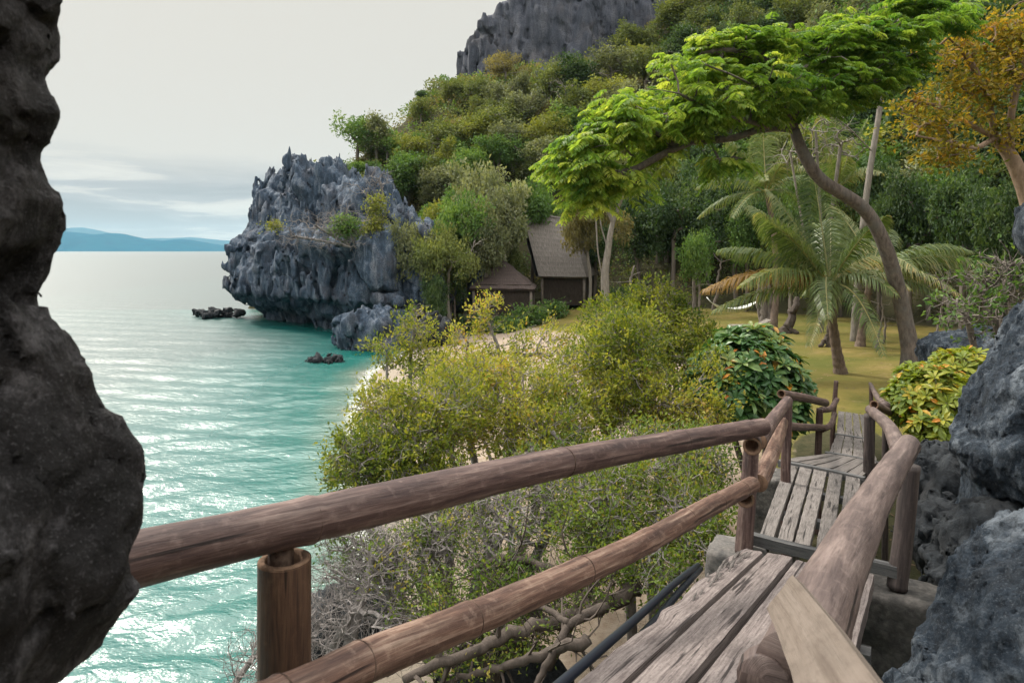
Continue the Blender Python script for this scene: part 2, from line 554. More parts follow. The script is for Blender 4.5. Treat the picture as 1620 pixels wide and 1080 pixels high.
M['thatch_dark'] = thatch_material('brown_thatch', (0.055, 0.042, 0.040), (0.13, 0.102, 0.095))
M['hut_wall'] = bark_material('wall_interior_shade', (0.018, 0.014, 0.012), (0.05, 0.038, 0.03), 1)  # near-black colour paints in the shade of the open interior

# ground: attribute 'grass' (0 sand - 1 lawn), 'floor' (0 - 1 forest floor, plus painted shade under the boardwalk), 'wet'
def ground_material():
    m, nt, b = mat('shore_ground')
    def at(n):
        a = nt.nodes.new('ShaderNodeAttribute'); a.attribute_name = n; return a.outputs['Fac']
    v = coords(nt, 'Object')
    n1 = noise(nt, v, 0.55, 6, 0.6); n2 = noise(nt, v, 6, 6, 0.65); n3 = noise(nt, v, 45, 4, 0.6)
    sand = ramp(nt, n2, [(0.3, (0.235, 0.175, 0.125)), (0.7, (0.37, 0.305, 0.245))])
    sand = mix(nt, ramp(nt, n3, [(0.6, 0.0), (0.74, 0.6)]), sand, (0.22, 0.16, 0.12))
    sand = mix(nt, math_(nt, 'MULTIPLY', at('wet'), 0.7), sand, (0.26, 0.23, 0.19))
    gr = ramp(nt, n1, [(0.32, (0.078, 0.090, 0.018)), (0.5, (0.158, 0.130, 0.034)), (0.7, (0.23, 0.172, 0.06))])
    gr = mix(nt, ramp(nt, noise(nt, v, 0.22, 4, 0.6), [(0.48, 0.0), (0.62, 0.65)]), gr, (0.085, 0.098, 0.018))
    gr = mix(nt, ramp(nt, noise(nt, v, 1.6, 6, 0.7), [(0.56, 0.0), (0.70, 0.6)]), gr, (0.23, 0.165, 0.085))
    gr = mix(nt, ramp(nt, n2, [(0.45, 0.0), (0.75, 0.55)]), gr, (0.10, 0.092, 0.022))
    gr = mix(nt, ramp(nt, n3, [(0.5, 0.0), (0.72, 0.5)]), gr, (0.085, 0.07, 0.02))
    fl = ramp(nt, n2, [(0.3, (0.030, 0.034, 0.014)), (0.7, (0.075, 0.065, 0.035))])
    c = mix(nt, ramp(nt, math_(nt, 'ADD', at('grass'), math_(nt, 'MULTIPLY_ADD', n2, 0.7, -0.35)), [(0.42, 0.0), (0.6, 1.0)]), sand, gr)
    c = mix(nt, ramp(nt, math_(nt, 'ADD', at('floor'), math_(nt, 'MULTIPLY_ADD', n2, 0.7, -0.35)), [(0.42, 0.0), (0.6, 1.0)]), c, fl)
    setc(nt, b, c, 0.95, 0.15)
    p = bump(nt, n2, 0.5, 0.08, None)
    bump(nt, n3, 0.7, 0.03, b, p)
    return m
M['ground'] = ground_material()

# ------------------------------------------------------------------ terrain
def poly_dist(px, py, pts):
    """signed distance to a polyline: positive on its right-hand side when walked in order"""
    best = np.full(px.shape, 1e9); sgn = np.ones(px.shape)
    for (ax, ay), (bx, by) in zip(pts[:-1], pts[1:]):
        dx, dy = bx - ax, by - ay
        t = np.clip(((px - ax) * dx + (py - ay) * dy) / (dx * dx + dy * dy), 0, 1)
        qx, qy = px - ax - t * dx, py - ay - t * dy
        d = np.hypot(qx, qy)
        cr = dx * qy - dy * qx
        m = d < best - 1e-6
        best = np.where(m, d, best); sgn = np.where(m, np.where(cr > 0, -1.0, 1.0), sgn)
    return best * sgn

SHORE = [(1.5, -14), (0.2, -2), (-1.0, 4), (-1.7, 9), (-2.1, 11), (-3.5, 16), (-4.9, 22), (-5.9, 29), (-5.4, 34), (-5.0, 38), (-6.5, 43.5),
         (-11.5, 49.5), (-17.5, 57), (-23, 66), (-26, 120), (-26, 240)]
FOOT = [(-40, 62), (-12, 52.5), (-4, 50), (5, 49), (12, 44), (18, 37), (21.5, 29), (20, 21), (14.5, 14.5), (9.0, 9.5), (6.5, 5), (4.0, 0), (3, -14)]
WU = norm(A(0.51, 0.86))          # walkway heading
LAWN = 1.7

def ground_h(x, y):
    s = poly_dist(x, y, SHORE)                 # + inland
    d = -poly_dist(x, y, FOOT)                 # + up the hill
    z = np.where(s < 0, np.maximum(-0.16 * -s, -3.5), 0.0)
    z = np.where(s >= 0, np.minimum(0.13 * s, LAWN * np.tanh(0.13 * s / LAWN * 1.3)), z)
    inland = sstep(4, 12, s)
    hb = LAWN + 0.80 * np.maximum(d, 0) * sstep(-1, 6, d)
    ha = 11.0 + 1.75 * (x + 17.3) + 1.6 * fbm2(x, y, 7.0, 3, 5.0)
    ha = np.where(y < 44, 99.0, ha)
    cap = 26.0 + np.maximum(x - 13, 0) * 1.5
    h = np.minimum(np.minimum(hb, ha), np.minimum(cap, 80.0))
    h = h + np.where(d > 3, 1.3 * fbm2(x, y, 9.0, 3, 2.0) * sstep(3, 14, d), 0)
    z = np.where((d > 0) & ~((x < -8) & (y < 61)), np.maximum(z, h), z)
    # rocky shoulder that carries the walkway and falls to the beach on its left
    w_s = x * WU[0] + y * WU[1]; w_l = x * WU[1] - y * WU[0]
    sh = (EYE - 2.75 - 0.17 * w_s) * 1.0
    k = sstep(-1.9, 0.4, w_l) * (1 - sstep(9.0, 14.0, w_s)) * sstep(-40, -3, w_s + w_l * 0)
    z = z + np.maximum(sh - z, 0) * k
    k2 = sstep(0.3, 4.0, w_l) * (1 - sstep(7.0, 13.0, w_s))
    z = z + k2 * 1.1
    z = z + 0.06 * fbm2(x, y, 2.3, 3, 9.0) * sstep(0.5, 4, s)
    return z

def gz(x, y):
    return float(ground_h(np.array([float(x)]), np.array([float(y)]))[0])

def grid(xs, ys):
    X, Y = np.meshgrid(xs, ys, indexing='ij')
    i = np.arange(len(xs) - 1)[:, None]; j = np.arange(len(ys) - 1)[None, :]
    n = len(ys)
    Q = np.stack([i * n + j, (i + 1) * n + j, (i + 1) * n + j + 1, i * n + j + 1], -1).reshape(-1, 4)
    return X.ravel(), Y.ravel(), Q

xs = np.concatenate([np.arange(-60, -30, 1.5), np.arange(-30, 32, 0.4), np.arange(32, 110, 1.5)])
ys = np.concatenate([np.arange(-14, 62, 0.4), np.arange(62, 190, 1.2)])
GX, GY, GQ = grid(xs, ys)
GZ = ground_h(GX, GY)
gs = poly_dist(GX, GY, SHORE); gd = -poly_dist(GX, GY, FOOT)
w_s = GX * WU[0] + GY * WU[1]; w_l = GX * WU[1] - GY * WU[0]
# lawn: right of a line from the bush towards the huts, in front of the hill foot
lawn_line = poly_dist(GX, GY, [(2.5, 4), (4.6, 12.5), (7.0, 19), (6.2, 26), (3.0, 33), (1.0, 40), (-1.5, 44), (-6, 46)])
g_grass = sstep(-1.5, 1.5, lawn_line + 0.8 * fbm2(GX, GY, 3.0, 3, 1.0))
g_floor_shade = np.maximum(sstep(-3.5, 1.5, gd), 0)
g_floor_shade = np.maximum(g_floor_shade, sstep(-0.9, 0.6, w_l) * (1 - sstep(11.5, 14.5, w_s)))
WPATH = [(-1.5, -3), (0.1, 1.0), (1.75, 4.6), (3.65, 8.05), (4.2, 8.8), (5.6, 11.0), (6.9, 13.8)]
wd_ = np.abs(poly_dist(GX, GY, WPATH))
g_floor_shade = np.maximum(g_floor_shade, 1 - sstep(0.7, 1.5, wd_ + 0.3 * fbm2(GX, GY, 1.2, 2, 3.0)))  # dark floor colour painted below the boardwalk so its plank gaps look shaded
g_grass = g_grass * sstep(0.6, 1.3, wd_)
g_wet = 1 - sstep(0.3, 2.2, gs)
cls = np.where(gd > 0.5, 2, np.where((lawn_line > 0), 1, 0))
fc = cls[GQ].max(1)
for k, nm in ((0, 'beach'), (1, 'lawn'), (2, 'hillside')):
    q = GQ[fc == k]
    u, inv = np.unique(q, return_inverse=True)
    me = new_mesh(nm, np.stack([GX, GY, GZ], -1)[u], inv.reshape(q.shape), M['ground'], True,
                  {'grass': ('POINT', g_grass[u]), 'floor': ('POINT', g_floor_shade[u]), 'wet': ('POINT', g_wet[u])})
    tag(link(nm, me), kind='structure')

# ------------------------------------------------------------------ sea
def sea_material():
    m, nt, b = mat('sea_water')
    a = nt.nodes.new('ShaderNodeAttribute'); a.attribute_name = 'offshore'
    v = coords(nt, 'Object')
    n0 = noise(nt, v, 0.16, 4, 0.55)
    f = math_(nt, 'ADD', a.outputs['Fac'], math_(nt, 'MULTIPLY_ADD', n0, 0.08, -0.04))
    c = ramp(nt, f, [(0.0, (0.20, 0.20, 0.155)), (0.02, (0.09, 0.15, 0.115)), (0.055, (0.003, 0.105, 0.088)), (0.15, (0.0004, 0.085, 0.077)), (0.34, (0.0008, 0.042, 0.040)), (1.0, (0.002, 0.022, 0.024))])
    open_ = math_(nt, 'MULTIPLY_ADD', ramp(nt, a.outputs['Fac'], [(0.04, 0.0), (0.28, 1.0)]), 0.18, 0.20)
    lace = noise(nt, coords(nt, 'Object', (1, 1, 1)), 2.6, 6, 0.7, 0.8)
    edge = ramp(nt, math_(nt, 'ADD', a.outputs['Fac'], math_(nt, 'MULTIPLY_ADD', lace, -0.05, 0.020)), [(0.0, 1.0), (0.012, 0.0)])
    c = mix(nt, math_(nt, 'MULTIPLY', edge, 0.75), c, (0.62, 0.64, 0.60))
    setc(nt, b, c, open_, 1.0)
    b.inputs['IOR'].default_value = 1.58
    r1 = noise(nt, coords(nt, 'Object', (1.0, 1.7, 1), (0, 0, 0.5)), 1.3, 4, 0.55, 0.3)
    r2 = noise(nt, coords(nt, 'Object', (1.0, 1.5, 1), (0, 0, 0.7)), 5.5, 4, 0.6, 0.2)
    r3 = noise(nt, coords(nt, 'Object', (1.0, 2.2, 1), (0, 0, 0.25)), 2.6, 5, 0.6, 0.4)
    p = bump(nt, r1, 0.4, 0.11, None)
    p = bump(nt, r3, 0.5, 0.07, None, p)
    bump(nt, r2, 0.5, 0.04, b, p)
    return m
M['sea'] = sea_material()
th = np.radians(np.linspace(95, 205, 560))          # compass from +x
rr = np.concatenate([np.geomspace(2.5, 120, 520), np.geomspace(122, 8200, 70)])
T_, R_ = np.meshgrid(th, rr, indexing='ij')
th2 = np.radians(np.linspace(62, 205, 640))
T_, R_ = np.meshgrid(th2, rr, indexing='ij')
sx, sy = (R_ * np.cos(T_)).ravel(), (R_ * np.sin(T_)).ravel()
n = len(rr); i = np.arange(len(th2) - 1)[:, None]; j = np.arange(n - 1)[None, :]
SQ = np.stack([i * n + j, i * n + j + 1, (i + 1) * n + j + 1, (i + 1) * n + j], -1).reshape(-1, 4)[:, ::-1]
off = -poly_dist(sx, sy, SHORE)
off = np.where(sy > 60, np.maximum(off, 25), off)
keep = (off > -3.0)
Rf = R_.ravel()
wz = np.zeros_like(sx)
wr = np.random.default_rng(12)
for k in range(22):
    wl = 0.34 * 1.23 ** (k % 11) * (1 + 0.2 * wr.random())
    ang = math.radians(-62 + wr.normal() * 26)
    amp = 0.0075 * wl ** 0.68 * (0.5 + wr.random())
    fade = 1 - sstep(wl / 0.05, wl / 0.022, Rf)
    ph = 2 * np.pi * (sx * math.cos(ang) + sy * math.sin(ang)) / wl + wr.random() * 6.28 + 1.2 * fbm2(sx, sy, wl * 3.2, 2, k)
    s_ = np.sin(ph)
    wz += amp * fade * (s_ + 0.35 * np.sin(2 * ph + 1.3))
wz *= sstep(-1.0, 3.0, off) * 0.9 + 0.1
SV = np.stack([sx, sy, wz], -1)
kq = SQ[keep[SQ].all(1)]
u, inv = np.unique(kq, return_inverse=True)
me = new_mesh('sea', SV[u], inv.reshape(kq.shape), M['sea'], True, {'offshore': ('POINT', np.clip(off[u] / 30.0, 0, 1))})
tag(link('sea', me), kind='structure')

# far islands across the water
mm, nt_, b_ = mat('hazed_far_forest')
setc(nt_, b_, ramp(nt_, noise(nt_, coords(nt_, 'Object'), 0.02, 5), [(0.3, (0.002, 0.060, 0.105)), (0.7, (0.004, 0.085, 0.130))]), 0.95, 0.0)  # distance haze painted in: green forest given a teal-blue colour
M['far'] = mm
def island(name, pts, Y, depth, seed):
    """ridge profile in photo pixels at distance Y, a real hill 'depth' metres thick"""
    px = np.linspace(pts[0][0], pts[-1][0], 90)
    top = np.interp(px, [p[0] for p in pts], [p[1] for p in pts])
    X = (px - 810) / F * Y
    H = np.maximum((396 - top) / F * Y, 0)
    us = np.linspace(-1, 1, 25)
    V = []
    for x, h in zip(X, H):
        for u_ in us:
            V.append((x, Y + u_ * depth, -2 + (h + 2) * (1 - abs(u_) ** 1.6)))
    V = np.array(V)
    V[:, 2] += (V[:, 2] > 0) * np.minimum(1, V[:, 2] / 30) * 9 * fbm2(V[:, 0], V[:, 1], 120.0, 4, seed)
    n = len(us); i = np.arange(len(X) - 1)[:, None]; j = np.arange(n - 1)[None, :]
    Q = np.stack([i * n + j, (i + 1) * n + j, (i + 1) * n + j + 1, i * n + j + 1], -1).reshape(-1, 4)
    tag(link(name, new_mesh(name, V, Q, M['far'])), kind='structure')
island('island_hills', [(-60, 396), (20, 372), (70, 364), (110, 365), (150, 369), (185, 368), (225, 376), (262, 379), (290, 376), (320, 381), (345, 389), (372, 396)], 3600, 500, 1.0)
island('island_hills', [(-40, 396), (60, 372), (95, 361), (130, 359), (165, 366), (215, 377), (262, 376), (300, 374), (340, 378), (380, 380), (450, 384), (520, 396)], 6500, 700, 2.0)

# ------------------------------------------------------------------ rocks
def biggest(V, Q):
    """keep the largest connected piece"""
    lab = np.arange(len(V))
    while True:
        m = lab[Q].min(1); new = lab.copy()
        for k in range(4): np.minimum.at(new, Q[:, k], m)
        new = new[new]; new = new[new]
        if (new == lab).all(): break
        lab = new
    u, c = np.unique(lab, return_counts=True)
    keep = lab == u[c.argmax()]
    Q = Q[keep[Q[:, 0]]]
    idx = np.cumsum(keep) - 1
    return V[keep], idx[Q]

def rock(name, label, base, lo, hi, res, amp, fn_noise, mt, cat='rock', parent=None, kind=None, origin=None):
    def field(p):
        p = p.astype(np.float32)
        d = base(p)
        m = np.abs(d) < amp * 1.35
        if m.any():
            d = d.copy(); d[m] = d[m] - fn_noise(p[m])
        return d
    V, Q = biggest(*surface_nets(field, lo, hi, res))
    o_ = np.asarray(origin if origin is not None else ((np.asarray(lo) + np.asarray(hi)) / 2), float)
    me = new_mesh(name, V - o_, Q, mt, True)
    o = link(name, me, parent); o.location = o_
    if kind: tag(o, kind=kind)
    else: tag(o, label, cat)
    return o

def ell(p, c, r, rot=0.0):
    q = p - np.asarray(c, np.float32)
    if rot:
        cs, sn = math.cos(rot), math.sin(rot)
        q = np.stack([q[:, 0] * cs + q[:, 1] * sn, -q[:, 0] * sn + q[:, 1] * cs, q[:, 2]], -1)
    r = np.asarray(r, np.float32)
    k = np.linalg.norm(q / r, axis=1)
    return (k - 1) * r.min() * (0.6 + 0.4 * k)

def poly_in(p2x, p2y, pts):
    """signed distance to closed polygon, negative inside"""
    best = np.full(p2x.shape, 1e9, np.float32); ins = np.zeros(p2x.shape, bool)
    m = len(pts)
    for k in range(m):
        ax, ay = pts[k]; bx, by = pts[(k + 1) % m]
        dx, dy = bx - ax, by - ay
        t = np.clip(((p2x - ax) * dx + (p2y - ay) * dy) / (dx * dx + dy * dy), 0, 1)
        best = np.minimum(best, np.hypot(p2x - ax - t * dx, p2y - ay - t * dy))
        cond = ((ay > p2y) != (by > p2y)) & (p2x < (bx - ax) * (p2y - ay) / ((by - ay) if by != ay else 1e-9) + ax)
        ins ^= cond
    return np.where(ins, -best, best)

# -- headland
HEAD = [(-22.6, 53.5), (-19.0, 48.0), (-14.5, 44.0), (-10.5, 40.5), (-6.5, 39.2), (-3.8, 40.0), (-1.8, 44.0), (-3, 54), (-12, 62), (-22, 63)]
def head_base(p):
    z = p[:, 2]
    x, y = p[::NZ, 0], p[::NZ, 1]
    d2 = np.repeat(poly_in(x, y, HEAD), NZ)
    prof = np.interp(z, [-1.5, 0.5, 1.3, 2.2, 5.5, 6.3, 7.0, 9.0, 13.0], [3.0, 2.8, 1.2, 0.1, 0.15, 0.9, 1.9, 2.3, 3.0])
    H = np.interp(x, [-24, -21.6, -20.4, -18.6, -17.6, -16.6, -15.6, -14.6, -13.2, -11.5, -9.8, -8, -5, -2], [4.8, 6.4, 10.0, 11.2, 10.9, 12.6, 12.0, 11.0, 11.3, 10.9, 10.4, 8.4, 6.2, 4.5])
    q2 = np.stack([x * 0.50 + 0.15 * y, y * 0.35, 0 * x + 8.1], -1)
    f1, f2, v2, r2 = cells(q2 + 0.22 * np.stack([fbm(q2 * 1.6, 2), fbm(q2 * 1.6 + 9, 2), 0 * x], -1))
    H = H + 1.5 * (r2[:, 0] - 0.5) * sstep(4.5, 8, H) - 0.7 * np.exp(-((f2 - f1) / 0.07) ** 2)
    q3 = np.stack([x * 1.1, y * 0.9, 0 * x + 3.3], -1)
    f1, f2, v2, r2 = cells(q3 + 0.2 * np.stack([fbm(q3 * 2, 2), fbm(q3 * 2 + 9, 2), 0 * x], -1))
    H = H + 0.9 * (r2[:, 1] - 0.5) - 0.4 * np.exp(-((f2 - f1) / 0.10) ** 2)
    H = np.repeat(H, NZ)
    return np.maximum(d2 + prof, (z - H) * 0.8).astype(np.float32)
def karst(p, s=1.0, tilt=0.16):
    q = p.copy(); q[:, 0] += tilt * p[:, 2]
    w = np.stack([fbm(q * 0.5 / s, 3), fbm(q * 0.5 / s + 20, 3), fbm(q * 0.5 / s + 40, 3)], -1) * s
    q = q + 0.6 * w
    o = facets(q, A(2.6, 2.6, 4.6) * s, 0.95 * s, 0.75, 0.9, 0.09)
    o = o + facets(q + 0.25 * w + 31, A(0.95, 0.95, 2.3) * s, 0.36 * s, 0.9, 0.9, 0.14)
    o = o + grooves(q, A(0.50, 0.50, 3.6) * s, 0.26 * s, 2.2) + grooves(q + 13, A(0.24, 0.24, 1.9) * s, 0.13 * s, 2.0)
    o = o + grooves(q + 41, A(0.85, 0.85, 7.0) * s, 0.42 * s, 2.6)
    return o + 0.12 * s * fbm(q * 2.0 / s, 3) + 0.18 * s
rock('headland_rock', 'tall jagged blue-grey karst headland rising from the teal sea, undercut at the waterline', head_base,
     (-26, 36.5, -2), (0.5, 60, 15.4), 0.145, 1.5, lambda p: karst(p), M['headland'])

def blob_rock(name, label, ells, lo, hi, res, amp, s, mt, cat='rock', flat=None):
    def base(p):
        d = None
        for c, r, *ro in ells:
            e = ell(p, c, r, ro[0] if ro else 0.0)
            d = e if d is None else np.minimum(d, e)
        if flat is not None: d = np.maximum(d, p[:, 2] - flat)
        return d
    def nz(p):
        q = p / s
        q = q + 0.25 * np.stack([fbm(q * 1.2, 2), fbm(q * 1.2 + 20, 2), fbm(q * 1.2 + 40, 2)], -1)
        return amp * (facets(q, A(1.1, 1.1, 1.7), 1.3, 0.8, 0.9, 0.10) + facets(q + 7, A(0.42, 0.42, 0.8), 0.5, 0.8, 0.9, 0.14)
                      + grooves(q, A(0.25, 0.25, 1.2), 0.35, 2.0) + 0.3 * fbm(q * 3, 3) + 0.1)
    return rock(name, label, base, lo, hi, res, amp * 1.2, nz, mt, cat)

def around(c, r):
    return tuple(np.asarray(c) - np.asarray(r)), tuple(np.asarray(c) + np.asarray(r))

def simple_rock(name, label, c, r, mt, amp=0.25, s=None, res=None, rot=0.0, extra=()):
    c = np.asarray(c, float); r = np.asarray(r, float)
    es = [(c, r, rot)] + [(c + np.asarray(o), np.asarray(q), 0.0) for o, q in extra]
    lo = np.min([np.asarray(e[0]) - max(e[1]) * 1.0 - amp * 2 for e in es], 0); hi = np.max([np.asarray(e[0]) + max(e[1]) * 1.0 + amp * 2 for e in es], 0)
    return blob_rock(name, label, es, lo, hi, res or float(r.mean()) / 14, amp, s or float(r.mean()) * 0.8, mt)

# boulders at the foot of the headland
simple_rock('shore_boulder', 'dark fluted boulder standing in teal water at the foot of the headland', P(590, 528, 36.5), (1.9, 1.5, 1.7), M['headland'], 0.5, res=0.12, extra=[((1.6, 0.6, 0.3), (1.4, 1.2, 1.6))])
simple_rock('shore_boulder', 'rounded dark boulder on the sand beside the headland, behind sparse bush top', P(690, 522, 36.0), (1.0, 1.0, 1.0), M['dark_boulder'], 0.3, res=0.11)
simple_rock('low_rock', 'small flat rock barely above the teal water in front of the headland', P(522, 570, 32.0), (0.95, 0.6, 0.32), M['dark_boulder'], 0.16, res=0.06)
simple_rock('rock_ledge', 'low flat ledge sticking out of the sea left of the headland', P(338, 499, 53.0) + A(0.3, 0, 0.2), (1.9, 1.2, 0.38), M['dark_boulder'], 0.25, res=0.12)
simple_rock('hillside_rock', 'dark rock outcrop under the trees right of the headland', P(668, 425, 46.0), (3.2, 3.0, 3.2), M['headland'], 0.8, res=0.25)

# cliff on the hill
CLF = [(-7.6, 90.5), (-4, 87.5), (4, 85.5), (12, 86), (20, 87.0), (28, 93), (24, 101), (2, 102), (-6, 98)]
def cliff_base(p):
    x, y, z = p[:, 0], p[:, 1], p[:, 2]
    d2 = np.repeat(poly_in(x[::NZ], y[::NZ], CLF), NZ)
    left = (-7.3 + np.maximum(z - 31, 0) * 0.93 - x) * 0.72
    return np.maximum(np.maximum(d2 + (z - 26) * 0.10, left), z - 52).astype(np.float32)
def cliff_noise(p):
    q = p.copy(); q[:, 0] += 0.12 * p[:, 2]
    q = q + 0.8 * np.stack([fbm(q * 0.16, 3), fbm(q * 0.16 + 20, 3), fbm(q * 0.16 + 40, 3)], -1)
    return (facets(q, A(5.0, 5.0, 13.0), 1.3, 0.5, 0.8, 0.05) + facets(q + 31, A(1.9, 1.9, 6.0), 0.7, 0.6, 0.9, 0.08)
            + grooves(q, A(1.3, 1.3, 11.0), 0.5, 2.4) + grooves(q + 13, A(0.65, 0.65, 6.0), 0.28, 2.2) + 0.25 * fbm(q * 0.9, 3) + 0.3)
rock('cliff', 'sheer grey fluted cliff at the top of the hill against the pale sky', cliff_base, (-12, 82, 22), (31, 103, 53), 0.36, 2.4, cliff_noise, M['cliff'], 'cliff')
oc = P(868, 165, 74)
simple_rock('cliff_outcrop', 'narrow grey rock outcrop among trees below the cliff', oc + A(0, 1.5, -2), (2.6, 2.2, 6.0), M['cliff'], 0.9, s=2.2, res=0.3)

# cave mouth rock close on the left
def cave_base(p):
    x, y, z = p[:, 0], p[:, 1], p[:, 2]
    py = np.array([-1600, -700, -300, -140, 0, 75, 110, 150, 185, 215, 245, 290, 320, 360, 400, 440, 480, 510, 560, 620, 660, 700, 760, 830, 880, 930, 980, 1040, 1080, 1220, 1700])
    px = np.array([330, 190, 105, 88, 82, 86, 72, 84, 96, 88, 68, 84, 107, 96, 70, 57, 60, 75, 100, 135, 165, 190, 215, 228, 226, 212, 175, 120, 85, -30, -260])
    Y0 = 0.92
    edge = np.interp((EYE - z) / Y0 * F + 396, py, px)
    xe = (edge - 810) / F * Y0
    d = x - xe                                  # inside to the left
    # rounded: bulge falls away in depth on both sides of Y0
    dy = (y - Y0)
    front = np.where(dy < 0, dy * dy * 1.1 - 0.25 * dy * 0, 0.85 * dy + 1.2 * dy * dy)
    return ((d + front) * 0.8).astype(np.float32)
def cave_noise(p):
    return 0.020 * fbm(p * 9, 5, 0.6) + 0.014 * ridged(p * 17 + 3, 4, 0.6) + 0.006 * ridged(p * 48 + 3, 3, 0.6) + facets(p + 0.03 * vnoise(p * 14)[:, None], A(0.11, 0.11, 0.13), 0.018, 0.5, 0.9, 0.10) - 0.004
rock('cave_rock', 'dark rough rock wall of the cave mouth close at the left edge', cave_base, (-1.6, 0.40, 3.7), (-0.30, 1.55, 6.7), 0.0098, 0.06, cave_noise, M['cave'])

# boulders right of the walkway
def karst_small(s, amp):
    def f(p):
        q = p / s
        q = q + 0.18 * np.stack([fbm(q * 1.5, 3), fbm(q * 1.5 + 20, 3), fbm(q * 1.5 + 40, 3)], -1)
        pit = cells(q * A(5.0, 5.0, 3.0) + 1)[0]
        big = vnoise(q * 1.3)
        return amp * (facets(q, A(1.9, 1.9, 2.6), 0.9, 0.30, 0.9, 0.05) + 0.5 * fbm(q * 1.4, 4) + 0.80 * (ridged(q * A(3.4, 3.4, 1.5), 6, 0.66) - 0.3)
                      + 0.22 * (ridged(q * A(14, 14, 6.0), 3, 0.7) - 0.3) - 0.55 * np.clip(0.42 - pit, 0, 1) * sstep(-0.2, 0.5, big) + 0.05)
    return f
def right_rock(name, label, ells, res, amp, s, mt, pad=0.3):
    c = np.array([e[0] for e in ells]); r = np.array([e[1] for e in ells])
    lo = (c - r).min(0) - pad; hi = (c + r).max(0) + pad
    def base(p):
        d = None
        for cc, rr_ in ells:
            e = ell(p, cc, rr_)
            if d is None: d = e
            else:
                h = np.clip(0.5 + 0.5 * (e - d) / 0.25, 0, 1)
                d = e * (1 - h) + d * h - 0.25 * h * (1 - h)
        return d
    return rock(name, label, base, lo, hi, res, amp * 1.3, karst_small(s, amp), mt)
right_rock('boulder', 'large pitted grey boulder right of the walkway, beside the yellow-green bush',
           [(P(1658, 700, 5.0), (0.60, 0.55, 0.50)), (P(1672, 590, 5.2), (0.38, 0.5, 0.66)), (P(1632, 650, 5.1), (0.30, 0.42, 0.40)), (P(1700, 800, 5.3), (0.72, 0.7, 0.75)), (P(1730, 900, 5.4), (0.85, 0.8, 0.9)), (P(1860, 640, 5.6), (0.9, 0.8, 1.1))], 0.026, 0.12, 0.55, M['boulder'])
right_rock('boulder', 'pitted grey boulder nearest the camera in the lower right corner',
           [(P(1690, 1090, 2.55), (0.44, 0.42, 0.54)), (P(1600, 1230, 2.45), (0.46, 0.4, 0.46)), (P(1780, 1010, 2.6), (0.5, 0.4, 0.48)), (P(1760, 1330, 2.6), (0.62, 0.5, 0.7)), (P(1980, 1150, 2.8), (0.6, 0.6, 0.7))], 0.0165, 0.085, 0.36, M['boulder'])
right_rock('boulder', 'grey-blue rock high at the right edge above the wiry shrub', [(P(1690, 362, 9.5), (0.66, 0.6, 0.62)), (P(1770, 450, 9.9), (1.0, 0.9, 1.2)), (P(1800, 600, 10.0), (1.2, 1.0, 1.5))], 0.06, 0.12, 0.5, M['boulder'])
right_rock('boulder', 'small grey rock in grass behind the yellow-green bush', [(P(1540, 560, 12.5), (0.9, 0.8, 0.45))], 0.06, 0.12, 0.5, M['boulder'])
for lab, px, py, Y, r in (('dark rock below the right handrail, between post and large boulder', 1500, 850, 5.6, (0.34, 0.42, 0.30)),
                          ('dark rock under the far end of the thick log handrail', 1474, 762, 6.4, (0.28, 0.4, 0.26)),
                          ('dark rock beside the base of the near right post', 1540, 930, 5.0, (0.34, 0.36, 0.26)),
                          ('dark rock in the shade between the two near grey boulders', 1590, 868, 4.9, (0.36, 0.4, 0.3)),
                          ('jagged rock chunk below the yellow-green bush', 1515, 752, 6.9, (0.40, 0.45, 0.28))):
    right_rock('dark_rock', lab, [(P(px, py, Y), r)], 0.03, 0.11, 0.28, M['dark_boulder'], 0.2)
# rock under the foreground bush near the water
right_rock('beach_rock', 'dark rock on the wet sand behind the near post, under bare twigs', [(P(545, 1000, 7.6), (0.62, 0.5, 0.42)), (P(490, 1010, 7.9), (0.4, 0.4, 0.3))], 0.05, 0.14, 0.4, M['dark_boulder'])
right_rock('beach_rock', 'dark rock on the sand below the lower rail, left of the hoses', [(P(800, 1085, 6.6), (0.6, 0.5, 0.35))], 0.05, 0.12, 0.4, M['dark_boulder'])

# ------------------------------------------------------------------ boardwalk
def deckz(x, y):
    return EYE - 1.05 - 0.196 * (WU[0] * x + WU[1] * y)
def deck_pt(s, l):
    x = WU[0] * s + WU[1] * l; y = WU[1] * s - WU[0] * l
    return A(x, y, deckz(x, y))

